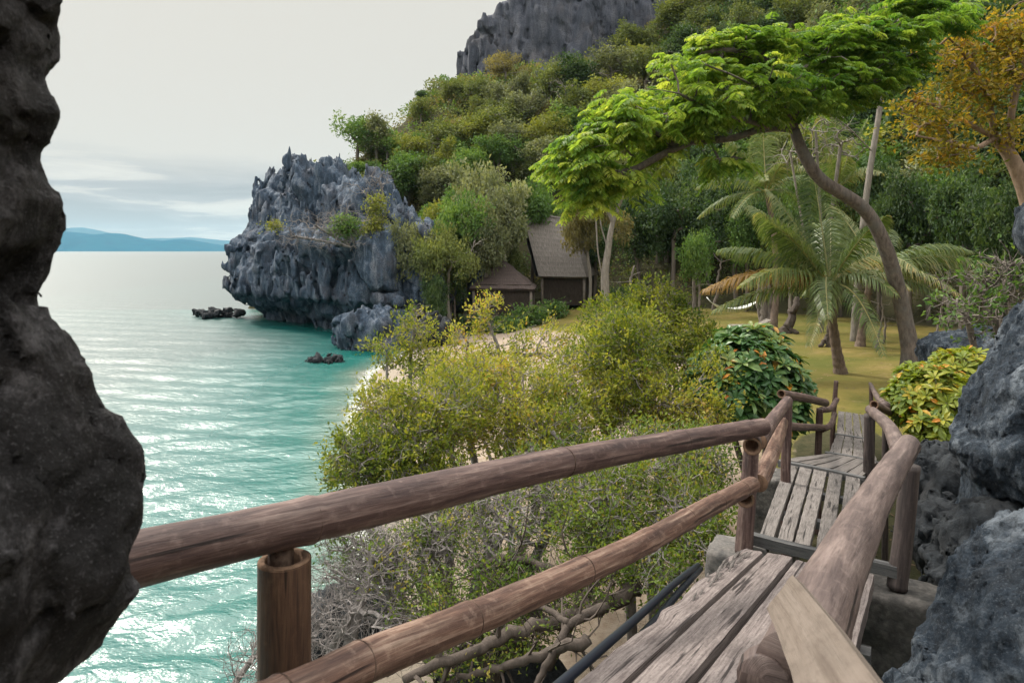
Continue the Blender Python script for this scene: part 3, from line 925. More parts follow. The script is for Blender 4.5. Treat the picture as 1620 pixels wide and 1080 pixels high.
def plank_mesh(a0, a1, b0, b1, thick, seed, rag0=0.004, rag1=0.004, nl=46, nw=7, chip_end=0.0):
    """a0-a1 near edge, b0-b1 far edge (left to right); slightly cupped, ragged-edged board"""
    r = np.random.default_rng(seed)
    L = np.linalg.norm((b0 + b1 - a0 - a1) / 2); W = np.linalg.norm(a1 - a0)
    t = np.linspace(0, 1, nl); w = np.linspace(0, 1, nw)
    up = norm(np.cross(a1 - a0, b0 - a0)); up = up if up[2] > 0 else -up
    lat = norm(a1 - a0); lon = norm(b0 - a0)
    e0 = rag0 * fbm(np.stack([t * L * 5, 0 * t + seed, 0 * t], -1), 4) * 2.2
    e1 = rag1 * fbm(np.stack([t * L * 5, 0 * t + seed + 50, 0 * t], -1), 4) * 2.2
    nend = chip_end * fbm(np.stack([w * 4, 0 * w + seed, 0 * w + 3], -1), 3)
    top = np.zeros((nl, nw, 3)); uv = np.zeros((nl, nw, 2))
    for i in range(nl):
        A_ = a0 + (b0 - a0) * t[i]; B_ = a1 + (b1 - a1) * t[i]
        A_ = A_ + lat * e0[i]; B_ = B_ + lat * e1[i]
        row = A_[None] + (B_ - A_)[None] * w[:, None]
        edge = np.minimum(w, 1 - w)
        hz = -0.004 * np.exp(-edge * W / 0.006) + 0.004 * (2 * w - 1) ** 2 * r.choice([1])
        hz = hz + 0.0022 * fbm(np.stack([w * W * 40, 0 * w + t[i] * L * 3.0, 0 * w + seed], -1), 3)
        hz = hz + 0.006 * math.sin(t[i] * 5 + seed)
        endk = (1 - t[i]) * 0 + (nend * (1 if t[i] > 0.97 else 0))
        top[i] = row + up * hz[:, None] + lon * endk[:, None]
        uv[i, :, 0] = w * W; uv[i, :, 1] = t[i] * L
    V = np.concatenate([top.reshape(-1, 3), (top - up * thick).reshape(-1, 3)])
    U = np.concatenate([uv.reshape(-1, 2), uv.reshape(-1, 2) + 0.31])
    n0 = nl * nw
    i = np.arange(nl - 1)[:, None]; j = np.arange(nw - 1)[None]
    q = np.stack([i * nw + j, i * nw + j + 1, (i + 1) * nw + j + 1, (i + 1) * nw + j], -1).reshape(-1, 4)
    Q = [q, q[:, ::-1] + n0]
    i = np.arange(nl - 1)
    Q.append(np.stack([i * nw, (i + 1) * nw, (i + 1) * nw + n0, i * nw + n0], -1))
    Q.append(np.stack([i * nw + nw - 1, i * nw + nw - 1 + n0, (i + 1) * nw + nw - 1 + n0, (i + 1) * nw + nw - 1], -1))
    j = np.arange(nw - 1)
    Q.append(np.stack([j, j + n0, j + 1 + n0, j + 1], -1))
    k = (nl - 1) * nw
    Q.append(np.stack([k + j, k + j + 1, k + j + 1 + n0, k + j + n0], -1))
    return V, np.concatenate(Q), U

walk = thing('boardwalk', 'weathered plank boardwalk stepping down from the cave mouth to the lawn', 'boardwalk', tuple(deck_pt(4.0, -0.6) - A(0, 0, 0.2)))
worg = np.array(walk.location)
def plank(a0, a1, b0, b1, seed, thick=0.035, m='plank', name='plank', label=None, **k):
    V, Q, U = plank_mesh(*[np.asarray(q, float) for q in (a0, a1, b0, b1)], thick, seed, **k)
    me = new_mesh(name, V - worg, Q, M[m], True, None, U)
    try:
        me.set_sharp_from_angle(angle=math.radians(40))
    except Exception: pass
    o = link(name, me, walk)
    if label: o['label'] = label
    return o
def lerp(a, b, t): return np.asarray(a) + (np.asarray(b) - np.asarray(a)) * t

def bar(a, b, h, w, m, name='beam', seed=1, nl=24):
    """square beam from a to b (top centre line), h high, w wide"""
    a = np.asarray(a, float); b = np.asarray(b, float)
    d = norm(b - a); side = norm(np.cross(d, A(0, 0, 1))) * w / 2
    V, Q, U = plank_mesh(a - side, a + side, b - side, b + side, h, seed, 0.003, 0.003, nl, 5)
    me = new_mesh(name, V - worg, Q, M[m], True, None, U)
    try: me.set_sharp_from_angle(angle=math.radians(40))
    except Exception: pass
    return link(name, me, walk)

# near flight
for k, (l0, l1, sh, rg, zz) in enumerate([(-0.985, -0.868, 0.0, 0.013, 0.0), (-0.838, -0.692, 0.02, 0.007, 0.006), (-0.664, -0.562, -0.01, 0.007, 0.0), (-0.533, -0.418, 0.01, 0.006, -0.004), (-0.392, -0.318, 0.0, 0.006, 0.004), (-0.29, -0.225, -0.03, 0.005, 0.006)]):
    up = A(0, 0, zz)
    pk_ = plank(deck_pt(0.1, l0) + up, deck_pt(0.1, l1) + up, deck_pt(4.66 + sh, l0 + 0.004) + up, deck_pt(4.66 + sh, l1 + 0.004) + up, 11 + k, 0.085, rag0=rg if k == 0 else 0.0012, rag1=0.0012, nl=110, nw=11, chip_end=0.03,
          label='plank with rotten splintered left edge' if k == 0 else None)
    if k == 0: first_plank = pk_
for k, s_ in enumerate((0.9, 2.2, 3.5)):
    bar(deck_pt(s_, -1.02) - A(0, 0, 0.088), deck_pt(s_, -0.18) - A(0, 0, 0.088), 0.09, 0.09, 'beam', seed=20 + k)
    for l_ in (-0.92, -0.3):
        p_ = deck_pt(s_, l_) - A(0, 0, 0.17); mb = MB(); mb.tube([A(p_[0], p_[1], gz(p_[0], p_[1]) - 0.15), p_], 0.05, 10, bump=0.1)
        mb.build('support_post', M['beam'], walk, origin=worg)
# splintered slivers on the rotten plank
r_ = np.random.default_rng(5)
for k in range(26):
    sl = MB()
    s0 = 3.15 + r_.random() * 1.3; l0 = -0.985 + r_.random() * 0.07
    p0 = deck_pt(s0, l0) + A(0, 0, 0.004); ln = 0.06 + 0.16 * r_.random()
    p1 = deck_pt(s0 + ln, l0 + r_.normal() * 0.012) + A(0, 0, 0.012 + 0.014 * r_.random())
    sl.tube([p0, (p0 + p1) / 2 + A(0, 0, 0.004), p1], [0.003, 0.007, 0.002], 4)
    sl.build('splinter', M['plank_grey'], first_plank, origin=np.zeros(3)).location = -worg

# cross beam where the flights meet, then the second flight
BL, BR = P(1178, 848, 4.74), P(1420, 905, 4.18)
bar(BL + A(0, 0, 0.035), BR + A(0, 0, 0.035), 0.07, 0.06, 'beam', seed=3)
nl_, nr_ = P(1200, 850, 4.76), P(1352, 886, 4.36)
fl_, fr_ = P(1244, 733, 8.30), P(1361, 757, 7.75)
for k, (f0, f1) in enumerate([(0.0, 0.165), (0.195, 0.36), (0.39, 0.56), (0.60, 0.77), (0.82, 1.0)]):
    g0, g1 = f0 + 0.01 * (k % 2), f1 - 0.012 * ((k + 1) % 2)
    plank(lerp(nl_, nr_, g0), lerp(nl_, nr_, g1), lerp(fl_, fr_, f0), lerp(fl_, fr_, f1), 31 + k, 0.06, 'plank_grey', rag0=0.0018, rag1=0.0018, nl=80, nw=9, chip_end=0.03)
for t in (0.33, 0.68):
    bar(lerp(nl_, fl_, t) - A(0, 0, 0.05), lerp(nr_, fr_, t) - A(0, 0, 0.05), 0.06, 0.08, 'beam', seed=9)
# landing beam and fanned boards
bar(P(1232, 729, 8.42) + A(0, 0, 0.02), P(1368, 757, 7.72) + A(0, 0, 0.02), 0.08, 0.07, 'beam', seed=5)
cl_, cr_ = P(1240, 726, 8.5), P(1364, 753, 7.85)
dl_, dr_ = P(1309, 716, 8.95), P(1388, 731, 8.55)
for k in range(5):
    f0, f1 = k / 5 + 0.012, (k + 1) / 5 - 0.012
    plank(lerp(cl_, cr_, f0), lerp(cl_, cr_, f1), lerp(dl_, dr_, f0), lerp(dl_, dr_, f1), 51 + k, 0.03, 'plank_grey', nl=20, nw=6)
bar(P(1306, 715, 9.0) + A(0, 0, 0.01), P(1390, 731, 8.57) + A(0, 0, 0.01), 0.06, 0.05, 'beam', seed=6)
# lower flights
e0, e1 = P(1311, 714, 9.05), P(1388, 729, 8.7)
f0_, f1_ = P(1323, 687, 11.1), P(1378, 695, 10.85)
for k in range(4):
    a_, b2 = k / 4 + 0.012, (k + 1) / 4 - 0.012
    plank(lerp(e0, e1, a_), lerp(e0, e1, b2), lerp(f0_, f1_, a_), lerp(f0_, f1_, b2), 61 + k, 0.03, 'plank_grey', nl=36, nw=6)
bar(P(1321, 687, 11.12) + A(0, 0, 0.015), P(1381, 695, 10.82) + A(0, 0, 0.015), 0.06, 0.06, 'beam', seed=7)
h0_, h1_ = P(1326, 650, 13.9), P(1370, 656, 13.6)
i0_, i1_ = P(1323, 685, 11.2), P(1379, 693, 10.95)
for k in range(4):
    a_, b2 = k / 4 + 0.015, (k + 1) / 4 - 0.015
    plank(lerp(i0_, i1_, a_), lerp(i0_, i1_, b2), lerp(h0_, h1_, a_), lerp(h0_, h1_, b2), 71 + k, 0.03, 'plank_grey', nl=36, nw=6)

# concrete blocks carrying the posts
def concrete_block(name, label, c, half, rotz, m):
    c = np.asarray(c, float)
    low = min(c[2] - half[2], gz(c[0], c[1]) - 0.12); hi_ = c[2] + half[2]
    c = A(c[0], c[1], (low + hi_) / 2); half = (half[0], half[1], (hi_ - low) / 2)
    cs, sn = math.cos(rotz), math.sin(rotz)
    def base(p):
        q = p - c.astype(np.float32)
        u = q[:, 0] * cs + q[:, 1] * sn; v = -q[:, 0] * sn + q[:, 1] * cs
        d = np.stack([np.abs(u) - half[0] + 0.03, np.abs(v) - half[1] + 0.03, np.abs(q[:, 2]) - half[2] + 0.03], -1)
        return (np.linalg.norm(np.maximum(d, 0), axis=1) + np.minimum(d.max(1), 0) - 0.03).astype(np.float32)
    R = max(half[:2]) * 1.6
    return rock(name, label, base, c - A(R, R, half[2] + 0.1), c + A(R, R, half[2] + 0.1), 0.022, 0.03, lambda p: 0.018 * fbm(p * 9, 4) + 0.006, M[m], 'concrete block')
HEADING = math.atan2(-WU[0], WU[1]) + 0.05
concrete_block('concrete_block', 'rough grey concrete block under the left bamboo post', P(1172, 866, 4.68) + A(0.0, 0.06, -0.36), (0.19, 0.17, 0.34), HEADING, 'concrete')
concrete_block('concrete_block', 'pebbly concrete pier under the near right post', P(1412, 934, 4.2) + A(0.0, 0.06, -0.50), (0.36, 0.17, 0.5), HEADING, 'pebble')
concrete_block('concrete_block', 'concrete block below the landing beside the second flight', P(1240, 752, 8.3) + A(-0.1, 0.15, -0.4), (0.3, 0.25, 0.38), HEADING, 'concrete')

# ------------------------------------------------------------------ railings
def bamboo(parent, org, name, pts, r0, r1, m, nodes=(), sides=22, n=60, hollow=None, label=None, bumpy=0.05, footed=True):
    """a bamboo pole along pts; nodes = positions (0..1) of ring joints; hollow = ends ('a','b') left as open tube ends"""
    path = smooth_path(pts, n)
    if name == 'post' and footed:
        g_ = gz(path[0][0], path[0][1]) - 0.15
        if g_ < path[0][2]:
            ext = np.array([A(path[0][0], path[0][1], z_) for z_ in np.linspace(g_, path[0][2], 8)[:-1]])
            path = np.concatenate([ext, path]); n = len(path)
    t = np.linspace(0, 1, n)
    rad = r0 + (r1 - r0) * t
    for nd in nodes:
        d = (t - nd) * np.linalg.norm(np.diff(path, axis=0), axis=1).sum()
        rad = rad * (1 + 0.075 * np.exp(-(d / 0.014) ** 2) - 0.05 * np.exp(-((d - 0.034) / 0.014) ** 2) + 0.03 * np.exp(-((d + 0.03) / 0.02) ** 2))
    mb = MB()
    mb.tube(path, rad, sides, cap=not hollow, bump=bumpy)
    o = mb.build(name, M[m], parent, origin=org)
    if label: o['label'] = label
    if hollow:
        for e in ('a', 'b'):
            c = path[0] if e == 'a' else path[-1]
            d = norm(path[1] - path[0]) if e == 'a' else norm(path[-2] - path[-1])
            r = rad[0] if e == 'a' else rad[-1]
            cut = MB()
            if e in hollow:
                lathe(cut, c, -d, [(-0.006, r * 0.985), (0.001, r * 0.985), (0.002, r * 0.95), (0.002, r * 0.72), (-0.02, r * 0.66), (-0.09, r * 0.62), (-0.09, 0.001)], sides)
            else:
                lathe(cut, c, -d, [(-0.006, r * 0.985), (0.0, r * 0.98), (0.003, r * 0.9), (0.003, 0.001)], sides)
            cut.build('cut_end', M['bamboo_cut'], o, origin=org)
    L = np.linalg.norm(np.diff(path, axis=0), axis=1).sum()
    for nd in nodes:
        k = nd * (n - 1); i = min(int(k), n - 2)
        c = lerp(path[i], path[i + 1], k - i); d = norm(path[i + 1] - path[i])
        r = (r0 + (r1 - r0) * nd) * 1.05
        rings = MB()
        rings.tube([c - d * 0.003, c, c + d * 0.003], [r * 0.99, r * 1.012, r * 0.99], sides, cap=False, bump=bumpy)
        rings.build('joint_ring', M['ring'], o, origin=org)
    return o
mm, nt_, b_ = mat('joint_dark'); setc(nt_, b_, ramp(nt_, noise(nt_, coords(nt_, 'Object'), 30, 4), [(0.4, (0.035, 0.02, 0.015)), (0.7, (0.13, 0.09, 0.07))]), 0.85, 0.2); M['ring'] = mm

def open_post(parent, org, base, top, r, m, label=None):
    """hollow bamboo post with a thick visible rim"""
    base = np.asarray(base, float); top = np.asarray(top, float)
    path = np.array([lerp(base, top, t) for t in np.linspace(0, 1, 24)])
    mb = MB(); mb.tube(path, np.full(24, r), 26, cap=False, bump=0.03)
    o = mb.build('post', M[m], parent, origin=org)
    if label: o['label'] = label
    cu = MB()
    lathe(cu, top, top - base, [(-0.004, r * 1.0), (0.0, r * 0.985), (0.003, r * 0.93), (0.003, r * 0.74), (-0.02, r * 0.68), (-0.12, r * 0.66), (-0.12, 0.001)], 26)
    cu.build('cut_end', M['bamboo_cut'], o, origin=org)
    return o

LP = P(450, 1110, 1.62)
lr = thing('bamboo_railing', 'bamboo railing with two rails on the left, seaward side of the boardwalk', 'railing', tuple(LP))
lo_ = np.array(lr.location)
# top rail (joints at the rings the photo shows)
top_pts = [P(60, 925, 1.42), P(190, 890, 1.55), P(330, 858, 1.72), P(620, 792, 2.12), P(900, 729, 2.85), P(1080, 697, 3.65), P(1206, 675, 4.45)]
bamboo(lr, lo_, 'handrail', top_pts, 0.067, 0.056, 'bamboo', nodes=(0.43, 0.66, 0.83, 0.965), hollow='b', n=120, sides=28, bumpy=0.035)
low_pts = [P(330, 1150, 1.42), P(470, 1098, 1.62), P(600, 1036, 1.86), P(780, 964, 2.32), P(1000, 867, 3.05), P(1110, 808, 3.75), P(1190, 766, 4.45)]
bamboo(lr, lo_, 'lower_rail', low_pts, 0.056, 0.052, 'bamboo_low', nodes=(0.13, 0.30, 0.47, 0.60, 0.70, 0.79, 0.88, 0.96), hollow='b', n=140, sides=26, bumpy=0.04)
lpost_top = P(450, 884, 1.86)
open_post(lr, lo_, lpost_top * A(1, 1, 0) + A(0, 0, gz(lpost_top[0], lpost_top[1]) - 0.15), lpost_top, 0.0705, 'bamboo_post', 'orange-brown bamboo post with open hollow top')
pg = MB(); pg.tube([lpost_top - A(0.012, 0, 0.09), lpost_top + A(-0.012, 0.01, 0.055)], [0.036, 0.034], 12); pg.build('peg', M['ring'], lr, origin=lo_)
# middle post with knotty tube ends lashed to it
mp_b, mp_t = P(1176, 862, 4.62), P(1190, 692, 4.62)
bamboo(lr, lo_, 'post', [mp_b - A(0, 0, 0.05), lerp(mp_b, mp_t, 0.5) + A(0.004, 0, 0), mp_t], 0.058, 0.05, 'bamboo', nodes=(0.62,), sides=20, n=40, footed=False)
def stub(parent, org, c, d, r, ln, m):
    d = norm(np.asarray(d, float))
    bamboo(parent, org, 'tube_end', [np.asarray(c) + d * ln, np.asarray(c)], r, r * 1.05, m, hollow='b', sides=18, n=14)
stub(lr, lo_, P(1190, 706, 4.40), A(0.34, 0.93, 0.0), 0.056, 0.17, 'bamboo')
stub(lr, lo_, P(1180, 790, 4.38), A(0.28, 0.95, 0.0), 0.052, 0.17, 'bamboo')
# second bay
bamboo(lr, lo_, 'handrail', [P(1200, 698, 4.66), P(1222, 665, 5.7), P(1246, 634, 7.0)], 0.056, 0.052, 'bamboo', nodes=(0.3, 0.7), hollow='b', n=40, sides=18)
bamboo(lr, lo_, 'lower_rail', [P(1200, 764, 4.66), P(1222, 716, 5.5), P(1238, 668, 6.9)], 0.062, 0.056, 'bamboo_low', nodes=(0.15, 0.45, 0.8), hollow='b', n=40, sides=18)
bamboo(lr, lo_, 'post', [P(1243, 740, 7.05), P(1246, 636, 7.05)], 0.05, 0.048, 'bamboo', sides=14, n=20)
# third bay turns towards the camera's right
bamboo(lr, lo_, 'handrail', [P(1236, 623, 7.1), P(1272, 629, 8.6), P(1306, 637, 10.4)], 0.045, 0.058, 'bamboo', nodes=(0.5,), hollow='ab', n=30, sides=16)
bamboo(lr, lo_, 'lower_rail', [P(1228, 669, 6.95), P(1262, 675, 8.4), P(1301, 676, 10.5)], 0.042, 0.052, 'bamboo', nodes=(0.4,), hollow='ab', n=30, sides=16)
bamboo(lr, lo_, 'post', [P(1294, 722, 10.5), P(1297, 646, 10.5)], 0.052, 0.05, 'bamboo', sides=14, n=20, nodes=(0.85,))
bamboo(lr, lo_, 'handrail', [P(1300, 648, 10.6), P(1314, 646, 11.6), P(1324, 632, 13.0)], 0.05, 0.045, 'bamboo', sides=14, n=24)
bamboo(lr, lo_, 'lower_rail', [P(1300, 679, 10.6), P(1314, 672, 11.6), P(1321, 655, 13.0)], 0.05, 0.045, 'bamboo', sides=14, n=24)
bamboo(lr, lo_, 'post', [P(1317, 688, 13.1), P(1320, 640, 13.1), P(1323, 602, 13.1)], 0.05, 0.04, 'bamboo', sides=14, n=24, nodes=(0.6,))

rr0 = P(1425, 930, 4.22)
rl = thing('log_railing', 'thick smooth log railing on posts along the right, rocky side of the boardwalk', 'railing', tuple(rr0))
ro = np.array(rl.location)
bamboo(rl, ro, 'handrail', [P(1258, 1062, 1.48), P(1288, 990, 1.65), P(1318, 918, 1.92), P(1374, 806, 2.75), P(1408, 748, 3.4), P(1438, 704, 4.05)], 0.086, 0.062, 'log', n=90, sides=30, bumpy=0.07)
bamboo(rl, ro, 'post', [P(1419, 930, 4.2), P(1430, 840, 4.2), P(1441, 735, 4.2)], 0.058, 0.054, 'post_dark', n=26, sides=18, footed=False)
bamboo(rl, ro, 'handrail', [P(1424, 712, 4.3), P(1404, 672, 6.2), P(1377, 648, 8.3)], 0.056, 0.058, 'log', n=30, sides=18)
bamboo(rl, ro, 'post', [P(1374, 768, 8.05), P(1376, 655, 8.05)], 0.062, 0.06, 'post_dark', n=20, sides=16)
bamboo(rl, ro, 'crossbar', [P(1383, 640, 7.95), P(1402, 649, 8.5), P(1424, 661, 9.4)], 0.05, 0.045, 'bamboo', n=20, sides=16, hollow='a')
bamboo(rl, ro, 'post', [P(1400, 745, 8.9), P(1401, 660, 8.9)], 0.04, 0.038, 'post_dark', n=16, sides=12)
bamboo(rl, ro, 'handrail', [P(1402, 641, 8.6), P(1388, 628, 10.5), P(1377, 607, 13.2)], 0.05, 0.035, 'log', n=24, sides=12)
bamboo(rl, ro, 'post', [P(1379, 668, 13.2), P(1378, 612, 13.2)], 0.04, 0.036, 'bamboo', n=16, sides=10)
# pale squared board nailed across the near end
bd = MB()
c0, c1, c2, c3 = P(1213, 964, 1.50), P(1254, 908, 1.52), P(1280, 1135, 0.98), P(1415, 1112, 0.96)
vw = norm((c0 + c3) / 2 - A(0, 0, EYE))
V, Q, U = plank_mesh(c0, c1, c2, c3, 0.03, 91, 0.002, 0.002, 40, 9)
if np.dot(V[len(V) // 2:].mean(0) - V[:len(V) // 2].mean(0), vw) < 0:
    k_ = len(V) // 2; sh_ = V[:k_].mean(0) - V[k_:].mean(0); V = V - sh_
me = new_mesh('brace', V - ro, Q, M['new_board'], True, None, U); me.set_sharp_from_angle(angle=math.radians(40))
o = link('brace', me, rl); o['label'] = 'pale sawn board nailed across the near end of the log'
bamboo(rl, ro, 'stump', [P(1262, 985, 1.72), P(1240, 1030, 1.62), P(1212, 1075, 1.5)], 0.035, 0.056, 'log', n=30, sides=20, bumpy=0.4, label='gnarled branch end below the pale board')

# hoses beside the deck
hs = [[(1120, 898, 4.9), (1085, 925, 4.2), (1030, 975, 3.5), (960, 1036, 2.9), (880, 1105, 2.45), (800, 1180, 2.1)],
      [(1124, 903, 4.9), (1092, 938, 4.2), (1048, 990, 3.55), (985, 1058, 2.9), (940, 1120, 2.5), (890, 1180, 2.3)]]
for pts, lab in zip(hs, ('black hose lying beside the deck edge, outer of the two', 'black hose lying beside the deck edge, closer to the planks')):
    mb = MB(); pp = smooth_path([P(q[0] - 16, q[1] - 4, q[2]) for q in pts], 50); mb.tube(pp, 0.021, 12)
    c = pp[25]; o = mb.build('hose', M['hose'], None, origin=c); tag(o, lab, 'hose', 'hoses beside the deck')

# ------------------------------------------------------------------ foliage
M['leaf_shrub'] = leaf_material('small_shrub_leaves', [(0.0, (0.055, 0.095, 0.014)), (0.35, (0.14, 0.18, 0.022)), (0.7, (0.28, 0.285, 0.042)), (0.95, (0.34, 0.30, 0.065)), (1.0, (0.34, 0.21, 0.06))], 0.42)
M['leaf_shrub_dark'] = leaf_material('green_shrub_leaves', [(0.0, (0.035, 0.075, 0.013)), (0.5, (0.095, 0.15, 0.022)), (0.9, (0.18, 0.22, 0.035)), (1.0, (0.28, 0.23, 0.045))], 0.4)
M['leaf_broad'] = leaf_material('broad_leaves', [(0.0, (0.022, 0.070, 0.022)), (0.5, (0.060, 0.135, 0.034)), (0.82, (0.16, 0.215, 0.06)), (0.93, (0.27, 0.24, 0.06)), (0.97, (0.45, 0.20, 0.03)), (1.0, (0.50, 0.17, 0.03))], 0.25, 0.4, 0.03)
M['leaf_yellow'] = leaf_material('yellow_green_leaves', [(0.0, (0.075, 0.125, 0.016)), (0.5, (0.17, 0.215, 0.022)), (0.85, (0.31, 0.29, 0.03)), (0.96, (0.42, 0.26, 0.03)), (1.0, (0.5, 0.2, 0.03))], 0.35, 0.45, 0.03)
M['leaf_flame'] = leaf_material('feathery_bright_leaves', [(0.0, (0.050, 0.130, 0.026)), (0.5, (0.165, 0.270, 0.046)), (1.0, (0.40, 0.45, 0.10))], 0.55, 0.5, 0.03)
M['leaf_orange'] = leaf_material('orange_dry_leaves', [(0.0, (0.085, 0.115, 0.018)), (0.4, (0.21, 0.185, 0.024)), (0.8, (0.37, 0.25, 0.032)), (1.0, (0.38, 0.18, 0.025))], 0.45, 0.6, 0.04)
M['frond'] = leaf_material('palm_leaflets', [(0.0, (0.045, 0.080, 0.024)), (0.5, (0.115, 0.160, 0.050)), (0.85, (0.25, 0.26, 0.12)), (1.0, (0.38, 0.30, 0.12))], 0.3, 0.42, 0.03)
M['frond_dry'] = leaf_material('dry_palm_leaflets', [(0.0, (0.17, 0.10, 0.035)), (1.0, (0.38, 0.25, 0.10))], 0.3, 0.5, 0.03)
KINDS = {
 'olive':  ('leaf_olive',  [(0.0, (0.052, 0.076, 0.021)), (0.5, (0.110, 0.140, 0.040)), (1.0, (0.20, 0.22, 0.068))]),
 'yellow': ('leaf_lime',   [(0.0, (0.080, 0.105, 0.018)), (0.5, (0.160, 0.185, 0.034)), (1.0, (0.27, 0.27, 0.058))]),
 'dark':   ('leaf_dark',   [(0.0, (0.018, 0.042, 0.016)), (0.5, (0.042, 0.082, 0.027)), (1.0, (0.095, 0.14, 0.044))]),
 'brown':  ('leaf_brown',  [(0.0, (0.090, 0.085, 0.036)), (0.5, (0.165, 0.148, 0.060)), (1.0, (0.26, 0.22, 0.085))]),
 'grey':   ('leaf_grey',   [(0.0, (0.080, 0.100, 0.050)), (0.5, (0.150, 0.170, 0.088)), (1.0, (0.25, 0.265, 0.15))]),
 'green':  ('leaf_green',  [(0.0, (0.038, 0.088, 0.022)), (0.5, (0.080, 0.155, 0.034)), (1.0, (0.165, 0.24, 0.058))]),
}
for k_, (nm_, st_) in KINDS.items():
    M['k_' + k_] = leaf_material(nm_ + 's', st_, 0.36, 0.6, 0.10)
M['bark_pale'] = bark_material('pale_bark', (0.13, 0.115, 0.10), (0.29, 0.26, 0.23))
M['bark_grey'] = bark_material('grey_bark', (0.085, 0.072, 0.062), (0.24, 0.205, 0.18))
M['bark_dark'] = bark_material('dark_bark', (0.035, 0.028, 0.024), (0.11, 0.088, 0.074))
M['bark_flame'] = bark_material('leaning_bark', (0.065, 0.052, 0.046), (0.19, 0.155, 0.135), 1.3, (0.13, 0.125, 0.12))
M['bark_tan'] = bark_material('tan_bark', (0.15, 0.10, 0.07), (0.33, 0.24, 0.175))
M['bark_palm'] = bark_material('palm_bark', (0.075, 0.055, 0.045), (0.22, 0.165, 0.13), 1.5)
M['twig'] = bark_material('silver_twigs', (0.11, 0.097, 0.090), (0.27, 0.245, 0.235), 1.5)

def rand_dirs(n, r, up=0.0):
    v = r.normal(size=(n, 3)); v[:, 2] += up
    return norm(v)

class LF:
    """leaf collector"""
    def __init__(s): s.V = []; s.Q = []; s.R = []; s.n = 0
    def _add(s, V, Q, R):
        s.V.append(V.reshape(-1, 3)); s.Q.append(Q + s.n); s.R.append(R); s.n += V.shape[0] * V.shape[1] if V.ndim == 3 else len(V)
    def leaves(s, C, D, N, L, W, rnd, droop=0.15):
        n = len(C); D = norm(D); S = norm(np.cross(D, N)); Nn = norm(np.cross(S, D))
        L = np.broadcast_to(np.asarray(L, float), (n,))[:, None]; W = np.broadcast_to(np.asarray(W, float), (n,))[:, None]
        mid = C + D * L * 0.5
        V = np.stack([C, mid + S * W * 0.5 + Nn * L * 0.06, C + D * L - Nn * L * droop, mid - S * W * 0.5 + Nn * L * 0.06], 1)
        Q = np.arange(n * 4).reshape(n, 4)
        s._add(V, Q, np.broadcast_to(np.asarray(rnd, float), (n,)))
    def broad(s, C, D, N, L, W, rnd, droop=0.25, fold=0.18):
        n = len(C); D = norm(D); S = norm(np.cross(D, N)); Nn = norm(np.cross(S, D))
        L = np.broadcast_to(np.asarray(L, float), (n,))[:, None]; W = np.broadcast_to(np.asarray(W, float), (n,))[:, None]
        p = lambda t, w_, h: C + D * L * t + S * W * w_ + Nn * (L * h)
        z = lambda t: -droop * t * t
        V = np.stack([p(0, 0, 0), p(0.35, 0.40, z(.35) + fold * .4), p(0.72, 0.46, z(.72) + fold * .4), p(1, 0, z(1)),
                      p(0.72, -0.46, z(.72) + fold * .4), p(0.35, -0.40, z(.35) + fold * .4), p(0.5, 0, z(.5))], 1)
        b = np.arange(n)[:, None] * 7
        Q = np.concatenate([b + np.array([[0, 1, 2, 6]]), b + np.array([[6, 2, 3, 3]]), b + np.array([[0, 6, 4, 5]])], 0)
        Q = np.concatenate([b + np.array([[0, 1, 2, 6]]), b + np.array([[0, 6, 4, 5]]), b + np.array([[6, 2, 3, 4]])], 0)
        s._add(V, Q, np.tile(np.broadcast_to(np.asarray(rnd, float), (n,)), 3))
    def build(s, name, m, parent=None, origin=None):
        V = np.concatenate(s.V); Q = np.concatenate(s.Q); R = np.concatenate(s.R)
        if origin is not None: V = V - np.asarray(origin)
        return link(name, new_mesh(name, V, Q, m, False, {'rnd': ('FACE', R)}), parent)

